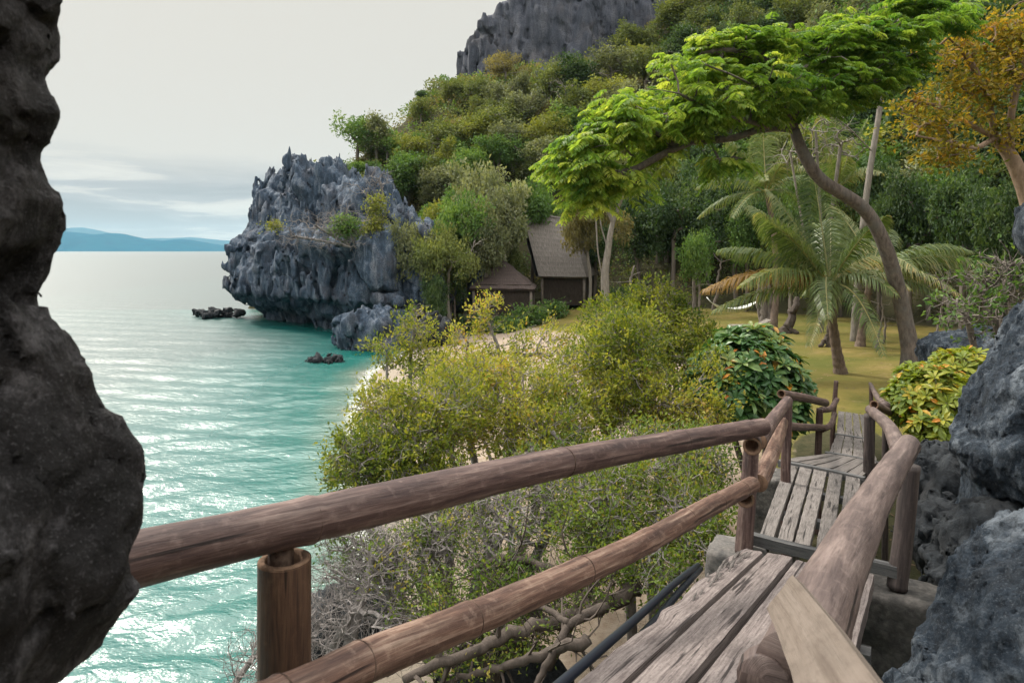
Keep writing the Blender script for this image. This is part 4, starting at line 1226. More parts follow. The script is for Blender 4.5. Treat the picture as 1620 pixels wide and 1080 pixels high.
def skeleton(roots, targets, r, wiggle=0.12, step=0.35, r_tip=0.006, power=0.5, sag=0.0, maxr=None, order=None):
    """grow branches from root paths to every target; returns list of (points, radii) and per-target end direction"""
    pos = []; par = []; brs = []
    for path in roots:
        ids = []
        for k, p in enumerate(path):
            pos.append(np.asarray(p, float)); par.append(ids[-1] if ids else -1); ids.append(len(pos) - 1)
        brs.append(ids)
    T = np.asarray(targets, float)
    base = np.array(pos)
    if order is None:
        dd = np.min(np.linalg.norm(T[:, None] - base[None], axis=2), axis=1)
        order = np.argsort(dd)
    cap = len(pos) + len(T) * 14
    PA = np.zeros((cap, 3)); PA[:len(pos)] = base; cnt = len(pos)
    par = par + [0] * (cap - len(pos)); w8 = np.zeros(cap)
    lev = np.zeros(cap)
    dirs = np.zeros_like(T)
    for ti in order:
        t = T[ti]
        d = np.linalg.norm(PA[:cnt] - t, axis=1)
        k = int(np.argmin(d + 0.25 * np.maximum(PA[:cnt, 2] - t[2], 0) + 0.02 * lev[:cnt]))
        a = PA[k]; L = d[k]
        m = int(np.clip(round(L / step), 2, 12))
        ids = [k]
        n1 = r.normal(size=3) * wiggle * L; n2 = r.normal(size=3) * wiggle * L
        for q in range(1, m + 1):
            f = q / m
            p = a + (t - a) * f + n1 * math.sin(math.pi * f) + n2 * math.sin(2 * math.pi * f) * 0.5
            p = p - A(0, 0, sag * L * math.sin(math.pi * f))
            PA[cnt] = p; par[cnt] = ids[-1]; lev[cnt] = lev[ids[-1]] + 1
            ids.append(cnt); cnt += 1
            if cnt >= cap: break
        w8[ids[-1]] += 1
        dirs[ti] = PA[ids[-1]] - PA[ids[-2]]
        brs.append(ids)
        if cnt >= cap - 14: break
    for k in range(cnt - 1, -1, -1):
        if par[k] >= 0 and k >= 0 and par[k] != k:
            w8[par[k]] += w8[k]
    rad = r_tip * np.maximum(w8[:cnt], 0.6) ** power
    if maxr: rad = np.minimum(rad, maxr)
    out = []
    for b in brs:
        pts = PA[b]; rr_ = rad[b].copy()
        if len(b) > 1: rr_[0] = min(rr_[0], rr_[1] * 1.15)
        out.append((pts, rr_))
    return out, norm(dirs), PA[:cnt]

def tubes(mb, sk, big=0.03):
    for pts, rr_ in sk:
        s_ = 8 if rr_.max() > big * 2 else (5 if rr_.max() > big * 0.5 else 3)
        mb.tube(pts, rr_, s_, cap=False)

def in_ells(ells, n, r, shell=0.5):
    """sample n points in ellipsoids [(centre, radii, weight)], biased to the shell"""
    w_ = np.array([e[2] if len(e) > 2 else np.prod(e[1]) ** (2 / 3) for e in ells]); w_ = w_ / w_.sum()
    k = r.choice(len(ells), n, p=w_)
    d = rand_dirs(n, r); u = r.random(n) ** shell
    C = np.array([e[0] for e in ells])[k]; R = np.array([e[1] for e in ells])[k]
    return C + d * R * u[:, None], (d / R) * 1.0

def pe(px, py, Y, rx, ry, rd, wt=None):
    """ellipsoid from photo pixels: centre, pixel radii, depth radius in metres"""
    c = P(px, py, Y); rad = A(rx / F * Y, rd, ry / F * Y)
    return (c, rad) if wt is None else (c, rad, wt)

# ---- fine-leaved shrubs in front
def fine_shrub(label, base, ells, ntw, nleaf, leafL, m, seed, bare=0.0, twig='twig', r_tip=0.0035, spread=0.16, group='fine-leaved shrubs on the beach', low_roots=4, name='leafy_shrub', upw=0.5, kmax=0.06):
    r = np.random.default_rng(seed)
    nleaf = int(nleaf * 1.6); leafL = leafL * 1.15; ntw = int(ntw * 1.25)
    base = np.asarray(base, float)
    T, _ = in_ells(ells, ntw, r, 0.42)
    cen = np.mean([e[0] for e in ells], 0)
    g = ground_h(T[:, 0], T[:, 1]); T[:, 2] = np.maximum(T[:, 2], g + 0.15)
    roots = []
    for k in range(low_roots):
        e = ells[k % len(ells)][0]
        b0 = base + A(r.normal() * 0.18, r.normal() * 0.18, -0.1)
        mid = lerp(b0, e, 0.35) + r.normal(size=3) * 0.15 + A(0, 0, 0.15)
        roots.append(smooth_path([b0, mid, lerp(mid, e, 0.6) + r.normal(size=3) * 0.15, e], 9))
    sk, dirs, nodes = skeleton(roots, T, r, 0.16, 0.16, r_tip, 0.52, maxr=kmax)
    root = thing(name, label, 'shrub', tuple(base), group)
    mb = MB(); tubes(mb, sk, 0.014)
    # fine bare twiglets
    nt_ = int(ntw * 2.0)
    pk = r.integers(0, len(nodes), nt_)
    for k in pk:
        p = nodes[k]; d = rand_dirs(1, r, 0.4)[0]; ln = 0.10 + 0.16 * r.random()
        mb.tube([p, p + d * ln * 0.5 + r.normal(size=3) * 0.015, p + d * ln + r.normal(size=3) * 0.03], [r_tip * 0.9, r_tip * 0.7, r_tip * 0.35], 3, cap=False)
    mb.build('branch_system', M[twig], root, origin=base)
    if nleaf:
        live = r.random(ntw) > bare
        # twigs nearer the outside carry leaves; colours vary sprig by sprig
        tl = np.where(live)[0]
        k = tl[r.integers(0, len(tl), nleaf)]
        tone = np.clip(0.5 + 0.30 * fbm(T * 1.1 + seed, 2) * 1.5 + 0.12 * r.normal(size=ntw), 0, 1)
        # sprigs: leaves line short shoots
        sd = norm(dirs + 0.6 * rand_dirs(ntw, r, upw))
        along = r.random(nleaf)
        C = T[k] + sd[k] * (along * spread * 1.4 - spread * 0.5)[:, None] + r.normal(size=(nleaf, 3)) * spread * 0.33
        D = norm(sd[k] + rand_dirs(nleaf, r, 0.5) * 0.9)
        N = norm(rand_dirs(nleaf, r, 0.9))
        L = leafL * (0.6 + 0.7 * r.random(nleaf))
        lf = LF(); lf.leaves(C, D, N, L, L * 0.48, np.clip(tone[k] + 0.17 * r.normal(size=nleaf), 0, 1))
        lf.build('foliage', M[m], root, origin=base)
    return root

def gpt(px, py, Y):
    p = P(px, py, Y); return A(p[0], p[1], gz(p[0], p[1]))

def below(px, Y, dz=0.0):
    x = (px - 810) / F * Y
    return A(x, Y, gz(x, Y) + dz)

fine_shrub('yellowish fine-leaved shrub at the seaward end of the thicket, over the shallow water', below(700, 8.8),
           [pe(640, 700, 8.6, 95, 75, 0.8), pe(585, 730, 8.4, 70, 60, 0.6), pe(690, 640, 9.0, 90, 55, 0.7), pe(560, 745, 8.3, 45, 40, .5), pe(680, 760, 8.4, 80, 40, .5), pe(588, 640, 9.2, 36, 42, .4)], 640, 10500, 0.050, 'leaf_shrub', 101, 0.08)
fine_shrub('fine-leaved shrub with grey twigs showing, in the middle of the thicket above the top rail', below(800, 10.2),
           [pe(800, 640, 9.9, 95, 75, 0.9), pe(740, 600, 10.3, 80, 50, 0.7), pe(860, 690, 9.4, 90, 60, 0.8), pe(720, 670, 9.4, 70, 50, .6), pe(900, 730, 9.0, 90, 40, .6)], 680, 10500, 0.055, 'leaf_shrub', 102, 0.12)
fine_shrub('dense yellow-green shrub right of centre, between the sand gap and the broad-leaved bush', below(950, 11.0),
           [pe(960, 590, 11.0, 100, 85, 1.0), pe(905, 640, 10.4, 80, 60, 0.8), pe(1020, 640, 10.6, 80, 70, .8), pe(990, 530, 11.4, 70, 50, .7), pe(1110, 660, 10.0, 60, 50, .6), pe(1125, 600, 10.4, 36, 50, .4)], 840, 15500, 0.060, 'leaf_shrub', 103, 0.04)
fine_shrub('tallest olive shrub of the thicket, its top under the hammock', below(1060, 13.5),
           [pe(1045, 540, 13.4, 90, 60, 1.1), pe(985, 510, 13.6, 70, 42, 0.9), pe(1110, 566, 13.0, 60, 46, 0.9), pe(1035, 470, 13.6, 40, 30, 0.5), pe(1072, 490, 13.6, 22, 26, .3)], 640, 11000, 0.070, 'leaf_shrub', 104, 0.03)
fine_shrub('thin see-through shrub top with yellowish sprigs in front of the headland boulders', below(690, 12.2),
           [pe(655, 520, 12.2, 38, 40, 0.5), pe(612, 560, 12.0, 42, 26, 0.4), pe(672, 575, 12.0, 50, 30, .5), pe(700, 600, 12.0, 60, 40, .5)], 200, 2300, 0.06, 'leaf_shrub', 105, 0.12)
fine_shrub('thin shrub with upright bare stems in front of the pale beach sand', below(800, 12.6),
           [pe(768, 500, 12.4, 36, 40, 0.4), pe(740, 545, 12.2, 46, 36, 0.5), pe(830, 560, 12.6, 55, 50, 0.5), pe(785, 590, 12.2, 60, 40, .5), pe(880, 540, 13.0, 40, 40, .4)], 260, 2600, 0.06, 'leaf_shrub', 106, 0.2)
fine_shrub('greener shrub hanging just under the top rail, left of the middle bamboo post', below(1010, 7.6),
           [pe(1040, 740, 7.3, 100, 70, 0.7), pe(960, 790, 7.0, 100, 70, 0.7), pe(1080, 820, 6.6, 70, 60, 0.5), pe(1110, 740, 7.6, 60, 60, .6), pe(1000, 870, 6.5, 70, 50, .5), pe(1120, 850, 6.2, 45, 45, .35), pe(930, 840, 6.8, 70, 50, .5), pe(1060, 910, 6.0, 50, 36, .3)], 800, 11500, 0.042, 'leaf_shrub_dark', 107, 0.15)
fine_shrub('sparse shrub of silver-grey tangled twigs between the two left rails', below(760, 7.4),
           [pe(800, 830, 7.2, 110, 70, 0.7), pe(690, 850, 7.2, 90, 80, 0.7), pe(620, 900, 7.0, 90, 70, 0.6), pe(860, 770, 7.6, 80, 60, .6), pe(720, 800, 7.8, 90, 60, .6), pe(560, 860, 7.2, 60, 60, .5)], 1250, 4000, 0.042, 'leaf_shrub_dark', 108, 0.72)
fine_shrub('low greenish sprigs and dark twigs below the lower rail, beside the hoses', below(820, 6.4),
           [pe(850, 960, 6.2, 90, 50, 0.5), pe(740, 1010, 6.0, 90, 50, 0.5), pe(930, 920, 6.2, 60, 40, .4), pe(800, 920, 6.5, 80, 40, .4), pe(680, 960, 6.4, 70, 40, .4)], 520, 5200, 0.036, 'leaf_shrub_dark', 109, 0.4, 'bark_dark')
fine_shrub('leafless grey twiggy bush behind the near bamboo post, above the water', below(520, 6.6),
           [pe(560, 960, 6.4, 80, 70, 0.5), pe(480, 1010, 6.2, 70, 60, 0.45), pe(400, 1040, 6.0, 50, 50, 0.4), pe(590, 880, 6.8, 60, 50, .4), pe(640, 1000, 6.3, 50, 50, .4), pe(530, 900, 6.8, 50, 60, .4)], 620, 0, 0.04, 'leaf_shrub_dark', 110, 1.0, 'twig', 0.0028, group='leafless bushes')

# dark crooked trunk lying low under the thicket
def crooked(name, label, paths, m, cat, group=None, sides=8, side_twigs=0, seed=0, tw=(0.2, 0.6)):
    c = np.asarray(paths[0][0][0], float)
    r = np.random.default_rng(seed)
    mb = MB()
    for pts, r0, r1 in paths:
        pp = smooth_path(pts, max(8, 5 * len(pts)))
        pp[1:-1] += r.normal(size=(len(pp) - 2, 3)) * r0 * 0.25
        mb.tube(pp, np.linspace(r0, r1, len(pp)), sides, bump=0.15)
        for k in range(side_twigs):
            i = r.integers(len(pp) // 4, len(pp)); d = rand_dirs(1, r, 0.35)[0]; ln = tw[0] + (tw[1] - tw[0]) * r.random()
            q = smooth_path([pp[i], pp[i] + d * ln * .5 + r.normal(size=3) * ln * .1, pp[i] + d * ln + r.normal(size=3) * ln * .2], 6)
            rb = max(r1 * 0.7, r0 * 0.22)
            mb.tube(q, np.linspace(rb, rb * 0.3, 6), 4, cap=False)
            for _ in range(2):
                d2 = norm(d + rand_dirs(1, r, 0.2)[0] * 0.8); j = r.integers(2, 6)
                mb.tube([q[j], q[j] + d2 * ln * 0.25 + r.normal(size=3) * ln * .04, q[j] + d2 * ln * 0.5 + r.normal(size=3) * ln * .1], [rb * .5, rb * .35, rb * .15], 3, cap=False)
    o = mb.build(name, M[m], None, origin=c)
    return tag(o, label, cat, group)
crooked('fallen_branch', 'thick dark crooked branch lying low under the thicket beside the hoses',
        [([P(1010, 930, 6.2), P(930, 965, 6.0), P(840, 990, 5.8), P(740, 1030, 5.6), P(640, 1075, 5.4)], 0.075, 0.035),
         ([P(930, 965, 6.0), P(890, 910, 6.4), P(800, 880, 6.6), P(740, 905, 6.6)], 0.05, 0.02)], 'bark_dark', 'branch', None, 8, 7, 4)

# ---- broad-leaved bushes
def broad_bush(label, base, ells, nros, leafL, m, seed, nper=9, group='broad-leaved bushes beside the boardwalk', fl=0.03):
    r = np.random.default_rng(seed); base = np.asarray(base, float)
    T, nn_ = in_ells(ells, nros, r, 0.28)
    g = ground_h(T[:, 0], T[:, 1]); T[:, 2] = np.maximum(T[:, 2], g + 0.1)
    roots = [smooth_path([base + A(0, 0, -.1), lerp(base, e[0], .5) + r.normal(size=3) * .1, e[0]], 8) for e in ells]
    sk, dirs, nodes = skeleton(roots, T, r, 0.1, 0.25, 0.006, 0.5, maxr=0.05)
    root = thing('broad_leaved_bush', label, 'bush', tuple(base), group)
    mb = MB(); tubes(mb, sk, 0.015); mb.build('branch_system', M['bark_grey'], root, origin=base)
    ax = norm(norm(nn_) * 0.8 + A(0, 0, 0.6) + 0.35 * rand_dirs(nros, r))
    n = nros * nper; k = np.repeat(np.arange(nros), nper); ph = np.tile(np.arange(nper) * 2.4, nros) + np.repeat(r.random(nros) * 6.28, nper)
    a = ax[k]; s1 = norm(np.cross(a, A(0.3, 0.9, 0.1))); s2 = np.cross(a, s1)
    lift = 0.15 + 0.75 * np.tile(np.linspace(0, 1, nper), nros)
    D = norm(s1 * np.cos(ph)[:, None] + s2 * np.sin(ph)[:, None] + a * lift[:, None])
    L = leafL * (0.65 + 0.6 * r.random(n)) * (1.1 - 0.45 * np.tile(np.linspace(0, 1, nper), nros))
    tone = np.clip(0.42 + 0.24 * r.normal(size=nros) + 0.10 * (T[:, 2] - T[:, 2].mean()), 0.0, 0.88)
    rn = np.clip(tone[k] + 0.1 * r.normal(size=n), 0, 0.9)
    old = r.random(n) < fl
    rn = np.where(old, 0.95 + 0.05 * r.random(n), rn)
    lf = LF(); lf.broad(T[k] + D * 0.01, D, norm(a + 0.25 * rand_dirs(n, r)), L, L * 0.42, rn)
    lf.build('foliage', M[m], root, origin=base)
    return root
broad_bush('dark green broad-leaved bush with a few orange leaves, left of the boardwalk', below(1190, 11.2),
           [pe(1180, 590, 11.0, 82, 62, 0.8), pe(1215, 640, 10.6, 55, 45, 0.6), pe(1140, 625, 10.6, 60, 55, 0.7), pe(1185, 545, 11.3, 55, 30, .5), pe(1250, 610, 11.0, 28, 28, .4)], 680, 0.23, 'leaf_broad', 201, fl=0.03)
broad_bush('bright yellow-green bush right of the boardwalk, in front of the large boulder', below(1490, 8.9),
           [pe(1490, 630, 8.6, 72, 45, 0.6), pe(1530, 585, 9.0, 50, 32, 0.5), pe(1450, 640, 8.6, 36, 36, 0.4), pe(1500, 670, 8.2, 60, 30, .4), pe(1470, 600, 8.8, 40, 26, .4)], 560, 0.155, 'leaf_yellow', 202, fl=0.03)
# wiry shrub above it
r_ = np.random.default_rng(31)
fine_shrub('wiry shrub with thin red-grey branches and few green leaves above the yellow-green bush', below(1590, 11.0),
           [pe(1560, 460, 10.5, 80, 50, 0.7), pe(1530, 500, 10.2, 60, 36, 0.5), pe(1600, 420, 10.8, 45, 40, 0.6)], 230, 420, 0.09, 'k_green', 203, 0.6, 'bark_grey', 0.005, 0.12, group=None)

# ---- palms
def palm(label, base, crown, fronds, seed, trunk_r=0.17, group='coconut palms on the lawn', bend=0.0, m='frond', lw=0.045, name='coconut_palm'):
    r = np.random.default_rng(seed); base = np.asarray(base, float); crown = np.asarray(crown, float)
    root = thing(name, label, 'palm', tuple(base), group)
    mb = MB(); pp = smooth_path([base - A(0, 0, .15), lerp(base, crown, .3) + A(bend, 0, 0), lerp(base, crown, .7) + A(bend, 0, 0), crown], 46)
    rad = trunk_r * (1.0 - 0.35 * np.linspace(0, 1, 46) + 0.7 * np.exp(-np.linspace(0, 1, 46) * 14)) * (1 + 0.05 * np.sign(np.sin(np.arange(46) * 1.9)))
    mb.tube(pp, rad, 14, bump=0.06); mb.build('trunk', M['bark_palm'], root, origin=base)
    for k, fr in enumerate(fronds):
        az, el, L, droop = fr[:4]
        az, el = math.radians(az), math.radians(el)
        d = A(math.cos(az) * math.cos(el), math.sin(az) * math.cos(el), math.sin(el))
        n = 46; t = np.linspace(0, 1, n)
        path = crown + d * (L * t)[:, None] + A(0, 0, -1) * (droop * L * t ** 2.1)[:, None]
        side0 = norm(np.cross(d, A(0, 0, 1) if abs(d[2]) < .97 else A(1, 0, 0)))
        path = path + side0 * (r.normal() * 0.10 * L * t ** 2)[:, None]
        T = norm(np.gradient(path, axis=0)); S = norm(np.cross(T, np.tile(A(0, 0, 1), (n, 1)) + 1e-3)); N = np.cross(S, T)
        mbf = MB(); mbf.tube(path, np.linspace(0.035, 0.006, n), 5, cap=False, rnd=0.9)
        V = []; Q = []; R = []
        tw_ = r.normal() * 0.25
        m_ = 62; tt = np.linspace(0.10, 0.995, m_); C = np.stack([np.interp(tt, t, path[:, q]) for q in range(3)], -1)
        Ti = np.stack([np.interp(tt, t, T[:, q]) for q in range(3)], -1); Si = np.stack([np.interp(tt, t, S[:, q]) for q in range(3)], -1); Ni = np.stack([np.interp(tt, t, N[:, q]) for q in range(3)], -1)
        ln = L * 0.25 * np.clip(np.sin(np.pi * (0.12 + 0.84 * tt)) ** 0.7, 0.12, 1)
        nq = 0
        for sgn in (-1, 1):
            j = r.normal(size=(m_, 3)) * 0.09
            D0 = norm(Si * sgn * (1 + tw_ * sgn) + Ti * 0.75 + Ni * 0.22 + j)
            D1 = norm(D0 + A(0, 0, -1) * (0.75 + 0.35 * r.random((m_, 1))))
            D2 = norm(D1 + A(0, 0, -1) * 0.9)
            W = np.cross(D0, Ni); W = norm(Ti) * lw
            p0 = C; p1 = C + D0 * (ln * .35)[:, None]; p2 = p1 + D1 * (ln * .4)[:, None]; p3 = p2 + D2 * (ln * .35)[:, None]
            Vv = np.stack([p0 - W * .25, p0 + W * .25, p1 + W * .5, p1 - W * .5, p2 + W * .38, p2 - W * .38, p3], 1)
            b = nq + np.arange(m_)[:, None] * 7
            Q += [b + np.array([[0, 1, 2, 3]]), b + np.array([[3, 2, 4, 5]]), b + np.array([[5, 4, 6, 6]])]
            # close the tip with a narrow quad
            V.append(Vv.reshape(-1, 3)); nq += m_ * 7
            tone = np.clip(0.42 + 0.12 * r.normal() + 0.14 * r.normal(size=m_) + 0.35 * np.maximum(tt - .75, 0) * 2, 0, 1)
            R += [tone, tone, np.clip(tone + .15, 0, 1)]
        V = np.concatenate(V); Q = np.concatenate(Q)
        # replace the degenerate tip quads by adding a second tip vertex
        tip = Q[:, 2] == Q[:, 3]
        ex = V[Q[tip, 2]] + A(0.004, 0.004, 0)
        Q[tip, 3] = len(V) + np.arange(tip.sum()); V = np.concatenate([V, ex])
        mbf.add(V, Q, None, np.concatenate(R))
        dry = len(fr) > 4 and fr[4]
        o = mbf.build('frond', M['frond_dry' if dry else m], root, smooth=False, origin=base)
        if dry: o['label'] = 'dry brown hanging frond' if el < 0 else 'frond with a dry brown look'
    return root
b1 = below(1331, 20.6); c1 = P(1312, 452, 20.4)
palm('short coconut palm in the middle of the lawn, its green and pale fronds spreading low', b1, c1,
     [(172, 22, 3.9, .42, True), (178, 4, 3.4, .30), (160, 38, 4.0, .35), (205, 28, 3.7, .45), (142, 55, 4.1, .22), (95, 78, 4.2, .10), (238, 30, 3.0, .75),
      (248, 20, 2.9, .85), (275, 15, 2.8, .85), (300, 34, 2.6, .62), (335, 38, 2.6, .62), (15, 45, 3.2, .5), (60, 60, 3.6, .3), (130, 64, 4.1, .18), (195, 50, 3.9, .30), (320, 62, 3.4, .3), (165, 58, 3.9, .3)], 301, 0.17, bend=-0.05)
b2 = below(1360, 25.5); c2 = P(1378, 430, 25.5)
palm('coconut palm behind the leaning tree, long fronds reaching right over the wiry shrub', b2, c2,
     [(8, 32, 4.4, .42), (-4, 16, 4.2, .30), (-20, 26, 4.3, .38), (20, 8, 3.6, .35), (-35, -6, 3.2, .35), (165, 30, 3.4, .55), (200, 20, 3.2, .6), (90, 60, 4.0, .2), (50, 45, 4.0, .3), (260, 40, 3.2, .6), (300, 20, 3.2, .6), (330, 40, 4.0, .45), (130, 55, 3.6, .3)], 302, 0.16)
b3 = below(1222, 31.0); c3 = P(1213, 305, 31.5)
palm('taller coconut palm further back, with upright fronds beside the dark forest', b3, c3,
     [(90, 78, 4.0, .08), (200, 62, 4.0, .25), (330, 66, 3.8, .2), (170, 35, 3.8, .5), (240, 40, 3.4, .55), (10, 40, 3.6, .5), (280, 55, 3.4, .4), (150, 10, 3.2, .5), (40, 20, 3.2, .5), (220, 5, 3.0, .5)], 303, 0.16, bend=0.25)
b4 = below(1318, 36.0); c4 = P(1326, 300, 36.0)
palm('farthest coconut palm, yellow-green upright fronds above the short palm', b4, c4,
     [(90, 80, 4.6, .06), (200, 70, 4.6, .14), (330, 72, 4.4, .14), (170, 45, 4.0, .4), (10, 45, 4.0, .4), (250, 50, 3.8, .4), (290, 40, 3.8, .5), (130, 30, 3.8, .5)], 304, 0.17)

# ---- feathery leaning tree
def crown_sheet(xs, top, bot, Y0, Y1, half, n, r, gap=0.04, sc=1.15):
    """targets through a spreading crown given by its upper and lower outline, with clumps and gaps"""
    out = []
    while len(out) < n:
        px = r.uniform(xs[0], xs[-1], 4000); f = (px - xs[0]) / (xs[-1] - xs[0])
        t = np.interp(px, xs, top); b = np.interp(px, xs, bot)
        v = r.random(4000); py = t + (b - t) * v
        hw = half * np.sqrt(np.clip(1 - (2 * v - 1) ** 2, 0.05, 1)) * (0.55 + 0.45 * np.sin(np.pi * np.clip(f, 0.05, .95)))
        Y = Y0 + (Y1 - Y0) * f + hw * r.uniform(-1, 1, 4000)
        Q = np.stack([(px - 810) / F * Y, Y, EYE - (py - 396) / F * Y], -1)
        # keep even density over the sheet, drop what falls in the gaps between clumps
        k = (r.random(4000) < (b - t) / (b - t).max()) & (fbm(Q * A(sc, sc, sc * 1.9) + 3, 2) > gap + 0.08 * r.normal(size=4000))
        out += list(Q[k])
    return np.array(out[:n])

def leafy_tree(name, label, cat, base, trunk, t_rad, limbs, ells, ntw, lf_fn, bark, leafm, seed, r_tip=0.008, wiggle=0.14, shell=0.5, maxr=0.16, group=None, flat=None, low=None, sag=0.0, branchmat=None, power=0.5, targets=None):
    r = np.random.default_rng(seed); base = np.asarray(base, float)
    root = thing(name, label, cat, tuple(base), group)
    mb = MB(); pp = smooth_path(trunk, 44); mb.tube(pp, np.interp(np.linspace(0, 1, 44), np.linspace(0, 1, len(t_rad)), t_rad), 16, bump=0.10)
    mb.build('trunk', M[bark], root, origin=base)
    if targets is not None:
        T = targets(r); nn_ = T - T.mean(0)
    else:
        T, nn_ = in_ells(ells, ntw, r, shell)
    roots = [smooth_path(l, 10) for l in limbs]
    sk, dirs, nodes = skeleton(roots, T, r, wiggle, 0.4, r_tip, power, maxr=maxr, sag=sag)
    mb = MB(); tubes(mb, sk, 0.03); mb.build('limbs', M[branchmat or bark], root, origin=base)
    lf = LF(); lf_fn(lf, T, dirs, norm(nn_), r)
    if lf.n: lf.build('crown', M[leafm], root, origin=base)
    return root

def feathery(lf, T, dirs, out, r, per=4, L=0.52):
    n = len(T) * per; k = np.repeat(np.arange(len(T)), per)
    az = r.random(n) * 6.28
    D = norm(np.stack([np.cos(az), np.sin(az), 0.25 * r.normal(size=n) + 0.05], -1) + 0.5 * out[k] + A(0, 0, 0.12))
    C0 = T[k] + r.normal(size=(n, 3)) * 0.12
    Ln = L * (0.7 + 0.6 * r.random(n))
    tone = np.clip(0.46 + 0.16 * r.normal(size=len(T)) - 0.028 * (T[:, 0] - T[:, 0].mean()), 0, 1)[k]  # leaves lighten towards the left, painting in the sun side of the crown
    for t in np.linspace(0.12, 1.0, 9):
        C = C0 + D * (Ln * t)[:, None] - A(0, 0, 1) * (Ln * 0.45 * t * t)[:, None]
        Td = norm(D - A(0, 0, 1) * (0.9 * t)); S = norm(np.cross(Td, A(0, 0, 1)))
        pl = Ln * 0.34 * (0.55 + 0.9 * math.sin(math.pi * min(0.95, t * 0.85 + 0.08)))
        for sg in (-1, 1):
            dd = norm(S * sg + Td * 0.45 - A(0, 0, 0.30) + 0.12 * r.normal(size=(n, 3)))
            lf.leaves(C, dd, norm(A(0, 0, 1) + 0.3 * rand_dirs(n, r)), pl, pl * 0.36, np.clip(tone + 0.10 * r.normal(size=n), 0, 1), 0.2)

tb = below(1438, 19.0)
tY = 19.0
trunk = [tb - A(0.05, 0, .3), P(1440, 560, tY), P(1428, 490, tY), P(1404, 400, tY - .3), P(1368, 332, tY - .5), P(1300, 285, tY - .8), P(1272, 245, tY - 1.0), P(1256, 205, tY - 1.1)]
top = trunk[-1]
limbs = [[top, P(1222, 203, 17.7), P(1188, 208, 17.4), P(1150, 222, 17.0), P(1110, 222, 16.8), P(1070, 232, 16.6), P(1020, 262, 16.2), P(960, 280, 15.9), P(905, 276, 15.7)],
         [P(1222, 203, 17.7), P(1180, 190, 16.9), P(1130, 182, 16.2), P(1080, 150, 15.8), P(1020, 140, 15.6)],
         [top, P(1262, 165, 18.0), P(1268, 120, 18.1), P(1310, 80, 18.4), P(1370, 55, 18.8), P(1440, 30, 19.2)],
         [P(1262, 165, 18.0), P(1310, 140, 18.5), P(1360, 120, 18.9), P(1420, 95, 19.2)],
         [P(1268, 120, 18.1), P(1220, 100, 17.6), P(1160, 80, 17.2), P(1110, 85, 17)],
         [P(1070, 232, 16.6), P(1030, 205, 16.4), P(985, 200, 16.2), P(940, 215, 16.0)],
         [top, P(1240, 170, 17.2), P(1200, 140, 16.4), P(1150, 115, 15.8)]]
cx_ = [868, 900, 930, 985, 1050, 1130, 1200, 1290, 1330, 1420, 1535]
ct_ = [262, 218, 190, 148, 92, 56, 52, 58, 24, -4, 8]
cb_ = [282, 292, 312, 300, 238, 196, 176, 168, 172, 128, 44]
ells = []
leafy_tree('leaning_tree', 'large leaning tree with crooked dark trunk and bright feathery green crown over the lawn', 'tree', tb, trunk, [0.36, 0.235, 0.205, 0.19, 0.18, 0.165, 0.15, 0.13],
           limbs, ells, 1000, lambda lf, T, d, o, r: feathery(lf, T, d, o, r, 4, 0.38), 'bark_flame', 'leaf_flame', 401, 0.012, 0.12, 0.42, 0.11, power=0.40, targets=lambda r: np.concatenate([crown_sheet(cx_, ct_, cb_, 16.0, 19.0, 1.9, 1000, r), crown_sheet([900, 960, 1030], [285, 290, 262], [318, 332, 280], 15.8, 16.4, .7, 34, r), crown_sheet([1050, 1120, 1190], [246, 244, 252], [262, 270, 264], 16.4, 16.9, .4, 12, r)]))
mb = MB()
# ---- orange tree at the right edge
oY = 21.0
otrunk = [below(1665, oY) - A(0, 0, .3), P(1650, 420, oY), P(1625, 310, oY), P(1600, 250, oY), P(1575, 218, oY)]
def simple_leaves(per, L, spread, asp=0.55, up=0.8, var=0.15):
    def f(lf, T, dirs, out, r):
        n = len(T) * per; k = np.repeat(np.arange(len(T)), per)
        C = T[k] + r.normal(size=(n, 3)) * spread * A(1, 1, .6)
        tone = np.clip(0.5 + 0.2 * r.normal(size=len(T)), 0, 1)[k]
        Ln = L * (0.6 + 0.8 * r.random(n))
        lf.leaves(C, rand_dirs(n, r), rand_dirs(n, r, up), Ln, Ln * asp, np.clip(tone + var * r.normal(size=n), 0, 1))
    return f
leafy_tree('orange_leaved_tree', 'tree with golden orange leaves and pale spreading limbs at the right edge', 'tree', otrunk[0], otrunk, [0.34, 0.3, 0.24, 0.21, 0.17],
           [[otrunk[-1], P(1540, 200, 20.6), P(1490, 170, 20.2), P(1440, 160, 20)], [otrunk[-1], P(1560, 150, 20.6), P(1530, 90, 20.4), P(1500, 60, 20)],
            [otrunk[-2], P(1600, 180, 20.6), P(1620, 100, 20.5), P(1640, 40, 20.5)], [otrunk[-1], P(1540, 235, 20), P(1500, 225, 19.6), P(1450, 215, 19.4)]],
           [pe(1470, 190, 20, 55, 34, 1.1), pe(1540, 140, 20.4, 70, 40, 1.3), pe(1500, 90, 20.4, 40, 24, 1.0), pe(1590, 90, 20.6, 60, 60, 1.4), pe(1620, 50, 20.8, 60, 50, 1.4), pe(1490, 245, 19.8, 50, 24, .9), pe(1560, 60, 20.6, 50, 30, 1.), pe(1440, 160, 20, 30, 22, .7), pe(1590, 200, 20.6, 50, 34, 1.0)],
           330, simple_leaves(19, 0.16, 0.22), 'bark_tan', 'leaf_orange', 402, 0.013, 0.16, 0.5, 0.10)
